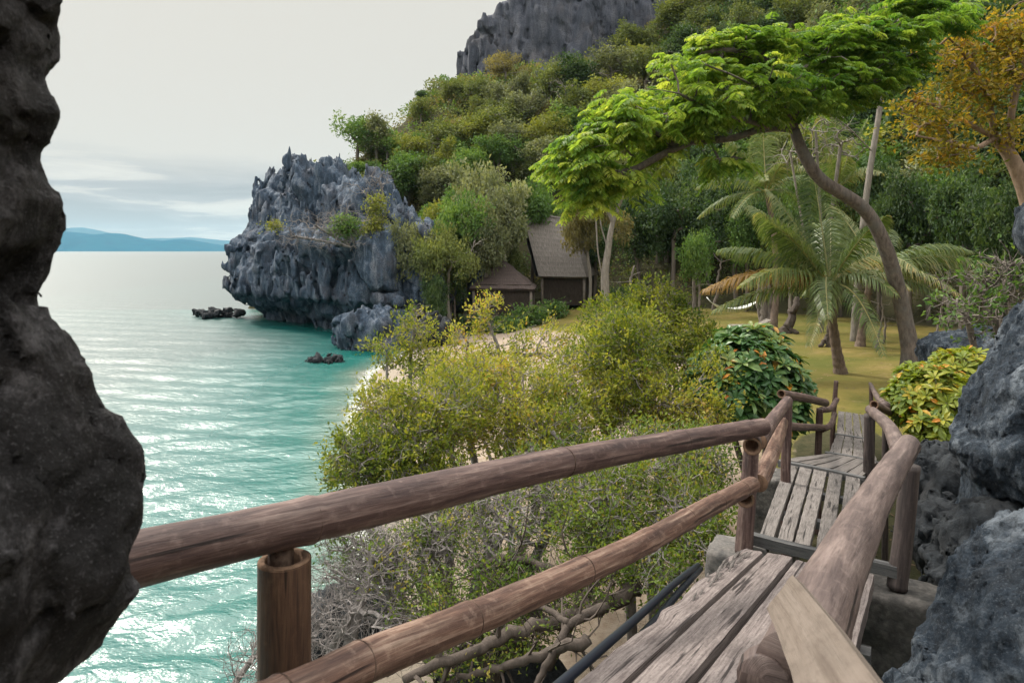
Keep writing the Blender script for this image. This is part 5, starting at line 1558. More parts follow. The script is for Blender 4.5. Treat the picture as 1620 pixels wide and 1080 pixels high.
# ---- tall thin pale tree
tl_b = below(1352, 27.0)
leafy_tree('slender_tree', 'tall slender pale-barked tree rising behind the leaning tree past the top of the picture', 'tree', tl_b,
           [tl_b - A(0, 0, .2), P(1358, 440, 27), P(1372, 300, 27), P(1392, 170, 27), P(1404, 60, 27), P(1412, -60, 27)], [0.19, 0.14, 0.115, 0.10, 0.08, 0.06],
           [[P(1392, 170, 27), P(1375, 110, 26.6), P(1350, 70, 26)], [P(1404, 60, 27), P(1440, 10, 27), P(1470, -30, 27)], [P(1380, 240, 27), P(1340, 200, 26.4), P(1310, 180, 26)]],
           [pe(1412, -50, 27, 90, 40, 2.2), pe(1350, 40, 26.5, 40, 30, 1.4), pe(1310, 180, 26, 30, 25, .9)], 120, simple_leaves(24, 0.2, 0.3), 'bark_pale', 'k_green', 403, 0.01, 0.15)
# ---- twin-stem pale tree by the huts
tw_b = below(960, 41.0); Yt = 41.0
leafy_tree('twin_stem_tree', 'pale bare-stemmed tree with two trunks forking in front of the tall hut', 'tree', tw_b,
           [tw_b - A(0, 0, .2), P(957, 440, Yt), P(962, 395, Yt), P(970, 350, Yt), P(985, 312, Yt)], [0.30, 0.24, 0.20, 0.14, 0.08],
           [[P(956, 450, Yt), P(946, 400, Yt), P(943, 350, Yt), P(938, 318, Yt)], [P(962, 395, Yt), P(950, 350, Yt), P(955, 310, Yt)], [P(970, 350, Yt), P(960, 320, Yt), P(958, 296, Yt)], [P(943, 350, Yt), P(928, 325, Yt)]],
           [pe(955, 300, Yt, 42, 16, 1.5), pe(975, 312, Yt, 30, 14, 1.2), pe(935, 312, Yt, 20, 14, 1)], 70, simple_leaves(10, 0.22, 0.3), 'bark_pale', 'k_yellow', 404, 0.022, 0.08, maxr=0.18)

# ---- distant and middle trees: a few kinds, copied
def proto_crown(seed, nl, leaf, shape, asp=0.6):
    """unit crown: lumps of leaves round a centre, z from 0 (crown foot) upwards"""
    r = np.random.default_rng(seed)
    n = {'round': 16, 'tall': 18, 'flat': 18, 'ragged': 22, 'bare': 14}[shape]
    if shape == 'flat':
        c = np.stack([r.normal(size=n) * .48, r.normal(size=n) * .48, 0.62 + 0.10 * r.normal(size=n) + 0.12 * (np.arange(n) % 3)], -1); rad = 0.24 + 0.12 * r.random(n); sq = 0.45
    elif shape == 'tall':
        t = r.random(n); a = r.random(n) * 6.28; q = 0.5 * np.sqrt(np.sin(np.pi * (0.15 + 0.8 * t)))
        c = np.stack([np.cos(a) * q * r.random(n), np.sin(a) * q * r.random(n), 0.15 + 1.25 * t], -1); rad = 0.26 + 0.12 * r.random(n); sq = 0.9
    elif shape == 'ragged':
        d = rand_dirs(n, r, 0.5); c = d * (0.35 + 0.5 * r.random(n))[:, None] * A(1, 1, .7) + A(0, 0, .5); rad = 0.17 + 0.15 * r.random(n); sq = 0.75
    else:
        d = rand_dirs(n, r, 0.4); c = d * (0.30 + 0.38 * r.random(n))[:, None] * A(1, 1, .75) + A(0, 0, .5); rad = 0.27 + 0.14 * r.random(n); sq = 0.8
    c[:, 2] = np.maximum(c[:, 2], 0.08)
    m2 = n * 3                                   # smaller lumps breaking the outline
    j = r.integers(0, n, m2)
    c2 = c[j] + rand_dirs(m2, r, 0.3) * (rad[j] * (0.7 + 0.6 * r.random(m2)))[:, None]
    c = np.concatenate([c, c2]); rad = np.concatenate([rad * 0.85, rad[j] * (0.28 + 0.3 * r.random(m2))]); n = len(c)
    c[:, 2] = np.maximum(c[:, 2], 0.05)
    w_ = rad ** 2; k = r.choice(n, nl, p=w_ / w_.sum())
    d = rand_dirs(nl, r, 0.25); u = r.random(nl) ** 0.35
    C = c[k] + d * (rad[k] * u)[:, None] * A(1, 1, sq)
    C += 0.05 * r.normal(size=C.shape)
    tone = np.clip(0.5 + 0.17 * r.normal(size=n), 0, 1)[k] + 0.12 * r.normal(size=nl)
    L = leaf * (0.6 + 0.8 * r.random(nl))
    lf = LF(); lf.leaves(C, norm(d + rand_dirs(nl, r) * 0.9), norm(d + A(0, 0, .7) + 0.6 * rand_dirs(nl, r)), L, L * asp, np.clip(tone, 0, 1))
    # trunk and limbs
    mb = MB()
    roots = [smooth_path([A(0, 0, -0.9), A(0.04 * r.normal(), 0.04 * r.normal(), -0.3), A(0.05 * r.normal(), 0.05 * r.normal(), 0.25)], 7)]
    sk, _, _ = skeleton(roots, c[:26], r, 0.12, 0.2, 0.012, 0.5)
    for pts, rr_ in sk: mb.tube(pts, rr_, 5, cap=False)
    if shape == 'bare':
        pass
    return lf, mb
def bare_proto(seed):
    r = np.random.default_rng(seed)
    T = rand_dirs(130, r, 0.45) * (0.55 + 0.5 * r.random(130))[:, None] * A(1, 1, .8) + A(0, 0, .35)
    sk, _, _ = skeleton([smooth_path([A(0, 0, -0.6), A(.03, 0, -.1), A(0, .05, .3)], 7)], T, r, 0.16, 0.14, 0.006, 0.5)
    mb = MB()
    for pts, rr_ in sk: mb.tube(pts, rr_, 4, cap=False)
    return mb

PROTO = {}
shapes = {'olive': ['round', 'ragged', 'flat'], 'yellow': ['round', 'flat', 'ragged'], 'dark': ['round', 'round', 'tall'], 'brown': ['ragged', 'round', 'flat'], 'grey': ['tall', 'ragged', 'flat'], 'green': ['round', 'ragged', 'flat']}
sd = 900
crown_mesh = {}
for kd, shs in shapes.items():
    for v_, sh in enumerate(shs):
        for lod, (nl, leaf) in {'far': (3400, 0.092), 'near': (6500, 0.078)}.items():
            sd += 1
            lf, mb = proto_crown(sd if lod == 'far' else sd, nl, leaf, sh)
            cm = new_mesh('crown', np.concatenate(lf.V), np.concatenate(lf.Q), M['k_' + kd], False, {'rnd': ('FACE', np.concatenate(lf.R))})
            tm = new_mesh('trunk', np.concatenate(mb.V), np.concatenate(mb.Q), M['bark_grey' if kd in ('dark', 'olive', 'green') else 'bark_pale'], True)
            crown_mesh[(kd, v_, lod)] = (cm, tm, sh)
bare_mesh = []
for k in range(3):
    mb = bare_proto(990 + k); bare_mesh.append(new_mesh('limbs', np.concatenate(mb.V), np.concatenate(mb.Q), M['bark_pale'], True))

protos = {}
def place_tree(kd, v_, lod, pos, size, rz, sx=1.0, sz=1.0, name='hillside_tree'):
    """copy of a prototype tree; size = crown radius"""
    key = (kd, v_, lod, name)
    if key not in protos:
        root = thing(name, 'x', 'tree')
        if kd == 'bare':
            link('limbs', bare_mesh[v_], root)
        else:
            cm, tm, sh = crown_mesh[(kd, v_, lod)]
            link('trunk', tm, root); link('crown', cm, root)
        protos[key] = root; o = root
    else:
        o = copy_thing(protos[key])
    o.location = tuple(pos); o.rotation_euler = (0, 0, rz); o.scale = (size * sx, size * sx, size * sz)
    return o

LOOK = {'olive': 'olive-green', 'yellow': 'yellow-green', 'dark': 'dark green', 'brown': 'brownish dry', 'grey': 'grey-green', 'green': 'fresh green', 'bare': 'leafless grey'}
SHP = {'round': 'rounded', 'ragged': 'ragged', 'flat': 'flat-topped', 'tall': 'upright', 'bare': 'twiggy'}
def zone(px, py):
    if px < 640 and py < 262: return 'on the seaward skyline above the headland'
    if px < 745: return 'on the slope left of the cliff' if py < 250 else 'right of the headland top'
    if py < 130: return 'on the ledges of the grey cliff' if px < 1060 else 'on the upper hill right of the cliff'
    if px < 900: return 'below the cliff, high above the huts' if py < 250 else 'just above the hut roofs'
    if px < 1130: return 'on the slope left of the leaning tree crown' if py < 280 else 'behind the twin-stem tree'
    if px < 1400: return 'behind the coconut palms' if py > 200 else 'behind the feathery crown'
    return 'behind the orange-leaved tree' if py < 260 else 'at the forest edge on the right'

placed = []
hr = np.random.default_rng(77)
def hill_hit(px, py, y0=30.0, y1=175.0):
    Y = np.arange(y0, y1, 0.5)
    X = (px - 810) / F * Y; Z = EYE - (py - 396) / F * Y
    h = ground_h(X, Y)
    m = np.where(h > Z)[0]
    if not len(m): return None
    k = m[0]; return A(X[k], Y[k], h[k])
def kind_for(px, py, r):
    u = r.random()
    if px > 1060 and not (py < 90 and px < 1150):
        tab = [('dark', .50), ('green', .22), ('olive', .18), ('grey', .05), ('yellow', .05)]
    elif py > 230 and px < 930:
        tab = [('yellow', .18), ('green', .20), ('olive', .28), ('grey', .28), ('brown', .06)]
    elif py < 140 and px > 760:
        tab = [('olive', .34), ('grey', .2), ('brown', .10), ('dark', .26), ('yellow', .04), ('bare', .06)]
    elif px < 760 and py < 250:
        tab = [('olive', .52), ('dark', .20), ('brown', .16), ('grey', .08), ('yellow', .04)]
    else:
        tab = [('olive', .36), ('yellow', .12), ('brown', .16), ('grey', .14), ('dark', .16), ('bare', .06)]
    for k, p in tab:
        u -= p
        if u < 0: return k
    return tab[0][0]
tries = 0
pts2 = []
def in_cliff(x, y, z):
    return -7.6 < x < 24 and 84 < y < 104 and z > 24.5
spots = [(px, py) for py in range(-30, 440, 25) for px in range(500, 1640, 28)]
hr.shuffle(spots)
for (px, py) in spots:
    px = px + hr.uniform(-13, 13); py = py + hr.uniform(-11, 11)
    h = hill_hit(px, py)
    if h is None: continue
    if in_cliff(*h) and hr.random() < 0.90: continue
    if h[1] > 84 and -8 < h[0] < 12 and h[2] > 25.5: continue
    if 735 < px < 925 and py > 322: continue
    if px < 585 and py < 240: continue
    if 728 < px < 1075 and py < 172 - 0.62 * max(px - 880, 0) and hr.random() < 0.84: continue
    d = np.array([math.hypot(q[0] - px, q[1] - py) for q in pts2]) if pts2 else np.array([99])
    if d.min() < (14 if px < 760 else 17): continue
    if len(placed) >= 288: break
    pts2.append((px, py))
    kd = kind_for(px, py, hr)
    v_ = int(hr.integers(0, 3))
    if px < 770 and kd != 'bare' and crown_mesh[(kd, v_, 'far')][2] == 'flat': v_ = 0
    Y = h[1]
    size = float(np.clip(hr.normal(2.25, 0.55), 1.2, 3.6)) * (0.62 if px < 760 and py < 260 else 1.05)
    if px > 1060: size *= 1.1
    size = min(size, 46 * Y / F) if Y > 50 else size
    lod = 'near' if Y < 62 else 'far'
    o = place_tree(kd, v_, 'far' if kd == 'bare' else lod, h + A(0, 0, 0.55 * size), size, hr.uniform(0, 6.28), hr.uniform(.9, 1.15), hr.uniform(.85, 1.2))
    placed.append((o, kd, 'bare' if kd == 'bare' else crown_mesh[(kd, v_, lod)][2], px, py - 0.5 * size / Y * F, size / Y * F))

# forest edge behind the lawn, trees with visible trunks
edge = [
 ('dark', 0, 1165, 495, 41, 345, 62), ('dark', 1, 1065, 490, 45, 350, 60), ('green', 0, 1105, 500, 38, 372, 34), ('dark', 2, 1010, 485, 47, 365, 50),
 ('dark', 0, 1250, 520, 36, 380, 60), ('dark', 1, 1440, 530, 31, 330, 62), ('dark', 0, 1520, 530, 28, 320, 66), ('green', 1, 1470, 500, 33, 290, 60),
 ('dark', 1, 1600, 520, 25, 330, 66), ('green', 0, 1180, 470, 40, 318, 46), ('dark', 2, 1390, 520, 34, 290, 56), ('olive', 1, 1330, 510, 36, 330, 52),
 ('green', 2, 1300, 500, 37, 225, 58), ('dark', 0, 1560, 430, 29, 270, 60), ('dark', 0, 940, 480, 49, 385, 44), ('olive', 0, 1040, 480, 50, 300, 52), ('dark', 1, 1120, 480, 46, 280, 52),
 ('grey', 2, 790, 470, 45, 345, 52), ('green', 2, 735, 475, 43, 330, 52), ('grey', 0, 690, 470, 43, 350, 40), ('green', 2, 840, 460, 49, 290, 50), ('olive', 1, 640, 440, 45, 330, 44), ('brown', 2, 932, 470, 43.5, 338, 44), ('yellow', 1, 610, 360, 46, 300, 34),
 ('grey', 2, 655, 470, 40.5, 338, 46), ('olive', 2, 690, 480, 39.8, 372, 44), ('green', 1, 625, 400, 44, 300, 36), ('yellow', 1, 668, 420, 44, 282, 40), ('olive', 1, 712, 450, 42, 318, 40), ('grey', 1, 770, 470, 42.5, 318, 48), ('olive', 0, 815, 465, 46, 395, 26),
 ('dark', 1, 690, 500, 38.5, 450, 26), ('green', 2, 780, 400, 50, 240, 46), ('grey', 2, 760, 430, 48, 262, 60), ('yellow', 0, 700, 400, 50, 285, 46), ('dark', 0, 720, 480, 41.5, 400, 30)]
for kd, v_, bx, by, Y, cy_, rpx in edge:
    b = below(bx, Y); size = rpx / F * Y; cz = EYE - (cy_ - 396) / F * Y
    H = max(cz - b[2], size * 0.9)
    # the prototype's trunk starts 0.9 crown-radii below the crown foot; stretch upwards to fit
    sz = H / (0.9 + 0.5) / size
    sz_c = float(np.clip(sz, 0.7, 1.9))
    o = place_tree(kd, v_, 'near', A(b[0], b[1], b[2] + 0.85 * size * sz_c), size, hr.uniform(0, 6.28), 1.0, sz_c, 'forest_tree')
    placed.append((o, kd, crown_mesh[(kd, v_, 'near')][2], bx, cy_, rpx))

# labels: look, place, and left-to-right order among those alike
ORD = ['leftmost'] + [w_ + ' from left' for w_ in 'second third fourth fifth sixth seventh eighth ninth tenth eleventh twelfth thirteenth fourteenth fifteenth sixteenth seventeenth eighteenth nineteenth twentieth'.split()]
from collections import defaultdict
gr = defaultdict(list)
for t in placed:
    gr[(t[1], t[2], zone(t[3], t[4]))].append(t)
for (kd, sh, zn), L_ in gr.items():
    L_.sort(key=lambda t: t[3])
    for k, t in enumerate(L_):
        lab = f"{SHP[sh]} {LOOK[kd]} tree {zn}"
        if len(L_) > 1:
            q = 'rightmost' if k == len(L_) - 1 else ORD[min(k, 19)]
            lab = f"{SHP[sh]} {LOOK[kd]} tree {zn}, {q}"
        t[0]['label'] = lab
        t[0]['group'] = 'trees covering the hillside' if t[0].name.startswith('hillside') else 'trees at the forest edge'

# undergrowth that covers the slope between the trees
ur = np.random.default_rng(5)
nb = 4600                                   # low bushes and saplings, one continuous mass
bx = ur.uniform(-30, 70, nb * 9); by = 9 + 99 * ur.random(nb * 9) ** 0.75
dd = -poly_dist(bx, by, FOOT)
ok = (bx / by > -0.30) & (bx / by < 1.3) & (dd > 1.2)
bx, by = bx[ok][:nb], by[ok][:nb]
bz = ground_h(bx, by)
ok = ~((bx > -8) & (bx < 24) & (by > 85) & (bz > 25.5))
bx, by, bz = bx[ok], by[ok], bz[ok]
for nm_, sel in (('k_olive', 0), ('k_green', 1), ('k_brown', 2)):
    m_ = (np.arange(len(bx)) % 4 == sel) if sel else ((np.arange(len(bx)) % 4 == 0) | (np.arange(len(bx)) % 4 == 3))
    cx, cy_, cz = bx[m_], by[m_], bz[m_]; nn_ = len(cx)
    R_b = 0.6 + 1.0 * ur.random(nn_); per = 80
    k = np.repeat(np.arange(nn_), per); n = nn_ * per
    d = rand_dirs(n, ur, 0.5); u_ = ur.random(n) ** .4
    C = np.stack([cx[k], cy_[k], cz[k]], -1) + d * (R_b[k] * u_)[:, None] * A(1, 1, .85) + A(0, 0, .35) * R_b[k][:, None]
    L = (0.10 + 0.0024 * cy_[k]) * (0.7 + 0.7 * ur.random(n))
    lf = LF(); lf.leaves(C, norm(d + 0.9 * rand_dirs(n, ur)), norm(d + A(0, 0, .7) + .6 * rand_dirs(n, ur)), L, L * 0.6, np.clip((0.5 + 0.2 * ur.normal(size=nn_))[k] + .13 * ur.normal(size=n), 0, 1))
    tag(lf.build('undergrowth', M[nm_]), kind='stuff')
# dry leaves on the sand, the rocky ground and the lawn
n = 5200
lx = ur.uniform(-2.5, 15, n); ly = 4.5 + 20 * ur.random(n) ** 1.5
ok = (poly_dist(lx, ly, SHORE) > 0.6) & (-poly_dist(lx, ly, FOOT) < 1)
lx, ly = lx[ok], ly[ok]; n = len(lx)
keep = fbm2(lx, ly, 1.7, 3, 6.0) + 0.35 * ur.normal(size=n) > np.where(lx > 6.5, 0.35, 0.0)
lx, ly = lx[keep], ly[keep]; n = len(lx)
C = np.stack([lx, ly, ground_h(lx, ly) + 0.006], -1)
dl = rand_dirs(n, ur); dl[:, 2] = 0.12 * ur.normal(size=n)
L = 0.05 + 0.07 * ur.random(n)
M['litter'] = leaf_material('dry_leaf_litter', [(0.0, (0.05, 0.03, 0.018)), (0.5, (0.16, 0.095, 0.045)), (1.0, (0.33, 0.23, 0.12))], 0.05)
lf = LF(); lf.leaves(C, dl, norm(A(0, 0, 1) + .25 * rand_dirs(n, ur)), L, L * .5, ur.random(n), -0.1); tag(lf.build('leaf_litter', M['litter']), kind='stuff')
crooked('fallen_branch', 'dark tangled low branches on the tan sand below the lower rail',
        [([P(930, 1010, 5.4), P(850, 1040, 5.5), P(770, 1060, 5.6), P(690, 1085, 5.7)], 0.05, 0.02), ([P(960, 960, 5.8), P(905, 985, 5.6), P(860, 1060, 5.4), P(840, 1100, 5.3)], 0.045, 0.02), ([P(900, 985, 5.6), P(860, 960, 5.9), P(820, 965, 6.1), P(790, 930, 6.3)], 0.03, 0.01)], 'bark_dark', 'branch', None, 8, 8, 14)

# ---- bare bushes and small trees on the headland
def px_bush(label, name, cat, base, ells, ntw, m, seed, nleaf=0, leafL=0.2, lm=None, group=None, r_tip=0.012):
    r = np.random.default_rng(seed); base = np.asarray(base, float)
    T, nn_ = in_ells(ells, ntw, r, .5)
    roots = [smooth_path([base, lerp(base, e[0], .5) + r.normal(size=3) * .2, e[0]], 8) for e in ells]
    sk, dirs, _ = skeleton(roots, T, r, 0.18, 0.4, r_tip, 0.45)
    root = thing(name, label, cat, tuple(base), group)
    mb = MB(); tubes(mb, sk, .03)
    for p, d in zip(T, dirs):
        for _ in range(2):
            q = norm(d + 0.8 * rand_dirs(1, r)[0]) * (0.3 + .5 * r.random())
            mb.tube([p, p + q * .5 + r.normal(size=3) * .05, p + q], [r_tip * .8, r_tip * .6, r_tip * .3], 3, cap=False)
    mb.build('limbs', M[m], root, origin=base)
    if nleaf:
        lf = LF(); simple_leaves(nleaf, leafL, 0.28)(lf, T, dirs, nn_, r); lf.build('crown', M[lm], root, origin=base)
    return root
px_bush('leafless silver-grey bush sprawling across the ledge of the headland', 'bare_bush', 'bush', P(560, 392, 40.6), [pe(500, 358, 39.6, 56, 24, .8), pe(470, 375, 39.8, 34, 16, .6), pe(545, 350, 39.8, 44, 26, .8), pe(530, 385, 39.2, 48, 12, .6)], 260, 'twig', 501, group='bushes on the headland')
px_bush('leafless silver-grey bush high on the right shoulder of the headland', 'bare_bush', 'bush', P(600, 320, 42.6), [pe(575, 298, 42.4, 30, 16, .8), pe(600, 285, 42.6, 22, 16, .7)], 60, 'twig', 502, group='bushes on the headland')
px_bush('small round green bush on the headland ledge', 'leafy_bush', 'bush', P(552, 390, 39.9), [pe(545, 357, 39.8, 22, 17, .7)], 60, 'bark_pale', 503, 26, .17, 'k_green', 'bushes on the headland')
px_bush('tall yellow-green bush on the right part of the headland', 'leafy_bush', 'bush', P(595, 390, 41), [pe(596, 330, 41, 11, 30, .6), pe(590, 362, 40.6, 20, 16, .6)], 70, 'bark_pale', 504, 26, .17, 'k_yellow', 'bushes on the headland')
px_bush('tiny yellow-green tuft on the seaward face of the headland', 'leafy_bush', 'bush', P(434, 362, 45.6), [pe(432, 357, 45.5, 9, 6, .4)], 16, 'bark_pale', 505, 22, .16, 'k_yellow', 'bushes on the headland')
# leafless grey branches behind the leaning tree
px_bush('leafless grey tree with slanting limbs behind the leaning trunk', 'bare_tree', 'tree', below(1300, 30), [pe(1290, 200, 29, 50, 26, 1.4), pe(1330, 230, 29, 50, 30, 1.4), pe(1250, 240, 29, 40, 24, 1.2)], 70, 'bark_pale', 506, r_tip=0.016)

# trunks standing about the lawn
crooked('tree_stump', 'dark multi-stemmed trunk beside the hammock', [([below(1211, 31.5) - A(0, 0, .1), P(1208, 480, 31.5), P(1202, 440, 31.5)], .22, .14), ([below(1216, 31.4) - A(0, 0, .1), P(1218, 470, 31.4), P(1212, 430, 31.4)], .15, .10), ([below(1206, 31.6) - A(0, 0, .1), P(1199, 475, 31.6), P(1204, 430, 31.6)], .10, .07)], 'bark_grey', 'trunk', 'bare trunks on the lawn', 9, 0, 1)
crooked('tree_stump', 'short slanting dark trunk right of the hammock, between palms', [([below(1244, 29.5) - A(0, 0, .1), P(1252, 505, 29.5), P(1262, 470, 29.6)], .24, .13), ([below(1262, 29.2), P(1250, 520, 29.4), P(1246, 510, 29.5)], .10, .08)], 'bark_dark', 'trunk', 'bare trunks on the lawn', 9, 0, 2)
crooked('tree_stump', 'thin dark forked trunk just left of the short palm trunk', [([below(1308, 25.5) - A(0, 0, .1), P(1314, 510, 25.5), P(1316, 460, 25.5)], .13, .08), ([below(1298, 25.4), P(1304, 540, 25.5), P(1312, 522, 25.5)], .08, .06)], 'bark_dark', 'trunk', 'bare trunks on the lawn', 8, 0, 3)
for k, (bx, by, ex, ey, Y, lab) in enumerate([(1385, 535, 1395, 470, 25, 'thin crooked sapling right of the slender tree'), (1398, 535, 1390, 480, 26, 'leaning sapling behind the leaning trunk'), (1470, 545, 1495, 450, 21, 'bare grey sapling left of the wiry shrub'), (1505, 530, 1480, 430, 23, 'tall bare sapling behind the wiry shrub')]):
    crooked('sapling', lab, [([below(bx, Y) - A(0, 0, .1), P((bx + ex) / 2 + 6, (by + ey) / 2, Y), P(ex, ey, Y)], .05, .015)], 'bark_grey', 'sapling', 'bare saplings at the lawn edge', 7, 5, 40 + k, (.4, 1.2))
for k, (bx, Y, ty, lab) in enumerate([(1100, 40, 400, 'straight grey trunk under the dark round crown'), (1128, 41, 410, 'slanting grey trunk left of the hammock'), (1000, 44, 420, 'thin pale trunk right of the twin-stem tree'), (790, 44.5, 345, 'pale leaning trunk just above the low hut roof'), (712, 40.5, 400, 'pale forked trunk at the right foot of the headland')]):
    b = below(bx, Y)
    crooked('bare_tree', lab, [([b - A(0, 0, .2), P(bx + (8 if k % 2 else -3), (ty + 480) / 2, Y), P(bx + (14 if k in (1, 4) else 4), ty, Y)], .13, .05)] + ([([P(bx + 8, (ty + 480) / 2, Y), P(bx + 28, ty + 10, Y), P(bx + 40, ty - 20, Y)], .07, .02)] if k == 4 else []), 'bark_pale' if k > 1 else 'bark_grey', 'trunk', 'bare trunks before the forest', 8, 3, 60 + k, (.6, 1.6))

# ------------------------------------------------------------------ huts
def quad_roof(mb, A0, A1, B1, B0, thick, n=14):
    """thatch slope: eave A0-A1, ridge B0-B1, shaggy thickness"""
    t = np.linspace(0, 1, n); w_ = np.linspace(0, 1, n * 2)
    W, T = np.meshgrid(w_, t, indexing='ij')
    low = A0[None, None] + (A1 - A0)[None, None] * W[..., None]; hi = B0[None, None] + (B1 - B0)[None, None] * W[..., None]
    V = low + (hi - low) * T[..., None]
    nn = norm(np.cross(A1 - A0, B0 - A0)); nn = nn if nn[2] > 0 else -nn
    h = 0.06 * fbm(V.reshape(-1, 3) * 1.6, 3).reshape(W.shape) - 0.10 * (4 * (T - .5) ** 2) * 0 + 0.018 * np.sin(T * 26)
    V = V + nn * h[..., None]
    L = np.linalg.norm(A1 - A0); Hh = np.linalg.norm(B0 - A0)
    U = np.stack([W * L, T * Hh], -1)
    m_ = n; nw = n * 2
    i = np.arange(nw - 1)[:, None]; j = np.arange(m_ - 1)[None]
    Q = np.stack([i * m_ + j, (i + 1) * m_ + j, (i + 1) * m_ + j + 1, i * m_ + j + 1], -1).reshape(-1, 4)
    V2 = V.reshape(-1, 3); mb.add(V2, Q, U.reshape(-1, 2)); mb.add(V2 - nn * thick, Q[:, ::-1], U.reshape(-1, 2))
    # eave edge
    i = np.arange(nw - 1); e = i * m_; f = (i + 1) * m_
    VV = np.concatenate([V2, V2 - nn * thick]); k = len(V2)
    mb.add(VV, np.stack([e, e + k, f + k, f], -1), np.concatenate([U.reshape(-1, 2)] * 2))
def hut(name, label, corners_eave, ridge, floor_z, thick, roofm, wall_inset, org, posts=True):
    root = thing(name, label, 'hut', tuple(org))
    E = [np.asarray(c, float) for c in corners_eave]; R0, R1 = [np.asarray(c, float) for c in ridge]
    mb = MB()
    quad_roof(mb, E[0], E[1], R1, R0, thick); quad_roof(mb, E[2], E[3], R0, R1, thick)
    quad_roof(mb, E[1], E[2], R1, R1 + A(0.01, 0.01, 0), thick); quad_roof(mb, E[3], E[0], R0, R0 - A(0.01, 0.01, 0), thick)
    mb.build('roof', M[roofm], root, origin=org)
    cen = np.mean(E, 0)
    Wc = [c + (cen - c) * wall_inset for c in E]
    wl = MB()
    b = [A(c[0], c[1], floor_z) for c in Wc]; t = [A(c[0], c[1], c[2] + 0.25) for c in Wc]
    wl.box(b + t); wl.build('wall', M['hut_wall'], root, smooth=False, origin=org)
    for c in E:
        q = c + (cen - c) * 0.12
        p = MB(); p.tube([A(q[0], q[1], floor_z - .4), A(q[0], q[1], c[2] + 0.15)], .09, 8); p.build('post', M['bark_grey'], root, origin=org)
    return root
# tall steep hut: near slope faces the lawn
hY = 45.0
E0, E1 = P(852, 437, hY), P(928, 438, hY - .6)
E2, E3 = E1 + A(1.6, 6.0, 0), E0 + A(0.6, 6.0, 0)
R0, R1 = P(826, 332, hY + 3.2), P(902, 346, hY + 3.0)
M['bark_hut'] = M['bark_dark']
th_ = hut('tall_hut', 'tall hut with a steep pale grey thatched roof under the trees', [E0, E1, E2, E3], [R0, R1], 1.6, 0.22, 'thatch', 0.14, below(890, 47))
dr = MB(); q = lerp(E0, E1, .42); q = q + A(0, 0.72, 0)
dr.box([q + A(0, 0, -1.95), q + A(.8, -0.1, -1.95), q + A(.8, 0, -1.95), q + A(0, .1, -1.95), q + A(0, 0, -.35), q + A(.8, -0.1, -.35), q + A(.8, 0, -.35), q + A(0, .1, -.35)])
dr.build('door', M['bark_grey'], th_, smooth=False, origin=np.array(th_.location))
lY = 41.5
E0, E1 = P(742, 456, lY), P(846, 457, lY)
E2, E3 = E1 + A(0.3, 4.2, 0), E0 + A(0.3, 4.2, 0)
R0, R1 = P(788, 413, lY + 2), P(800, 413, lY + 2)
hut('low_hut', 'low hut with a dark brown pyramid thatched roof beside the headland', [E0, E1, E2, E3], [R0, R1], 1.4, 0.18, 'thatch_dark', 0.12, below(795, 43))

for k, (px_, Y_, w_, h_, lab) in enumerate([(752, 39.5, 22, 15, 'dark leafy bush at the left front corner of the low hut'), (835, 40.0, 26, 16, 'leafy bush between the two huts'), (872, 42.0, 18, 13, 'low bush in front of the tall hut door'), (800, 39.0, 16, 9, 'small low bush before the low hut'), (985, 43.0, 30, 20, 'dark bush right of the twin-stem tree')]):
    b = below(px_, Y_); cp = P(px_, 0, Y_)
    hh = h_ / F * Y_
    c = A(b[0], b[1], b[2] + hh * .8)
    px_bush(lab, 'leafy_bush', 'bush', b, [(c, A(w_ / F * Y_, .8, hh))], 90, 'bark_grey', 540 + k, 26, .2, 'k_dark' if k in (0, 4) else 'k_green', 'bushes around the huts')

# hammock
hb = P(1160, 488, 33.0); ha_, hc_ = P(1124, 476, 33.0), P(1200, 480, 32.2)
root = thing('hammock', 'white hammock slung between trunks at the back of the lawn', 'hammock', tuple(hb))
t = np.linspace(0, 1, 40); sg = 4 * t * (1 - t)
a0, a1 = P(1124, 477, 33.0), P(1198, 476, 32.4)
ln = a0[None] + (a1 - a0)[None] * t[:, None]
wv = np.linspace(-1, 1, 9)
Vh = np.zeros((40, 9, 3))
for i in range(40):
    wd = 0.42 * max(sg[i], 0.02) ** .6
    for j, q in enumerate(wv):
        Vh[i, j] = ln[i] + A(0, q * wd, -0.55 * sg[i] + 0.22 * q * q * sg[i])
nw = 9; i = np.arange(39)[:, None]; j = np.arange(8)[None]
Q = np.stack([i * nw + j, i * nw + j + 1, (i + 1) * nw + j + 1, (i + 1) * nw + j], -1).reshape(-1, 4)
V0 = Vh.reshape(-1, 3); mb = MB(); mb.add(V0, Q); mb.add(V0 - A(0, 0, .015), Q[:, ::-1]); mb.build('sling', M['cloth'], root, origin=hb)
for p0, p1 in ((a0, P(1118, 470, 33.2)), (a1, P(1207, 470, 31.6))):
    mb = MB(); mb.tube([p0, p1], .02, 6); mb.build('rope', M['cloth'], root, origin=hb)
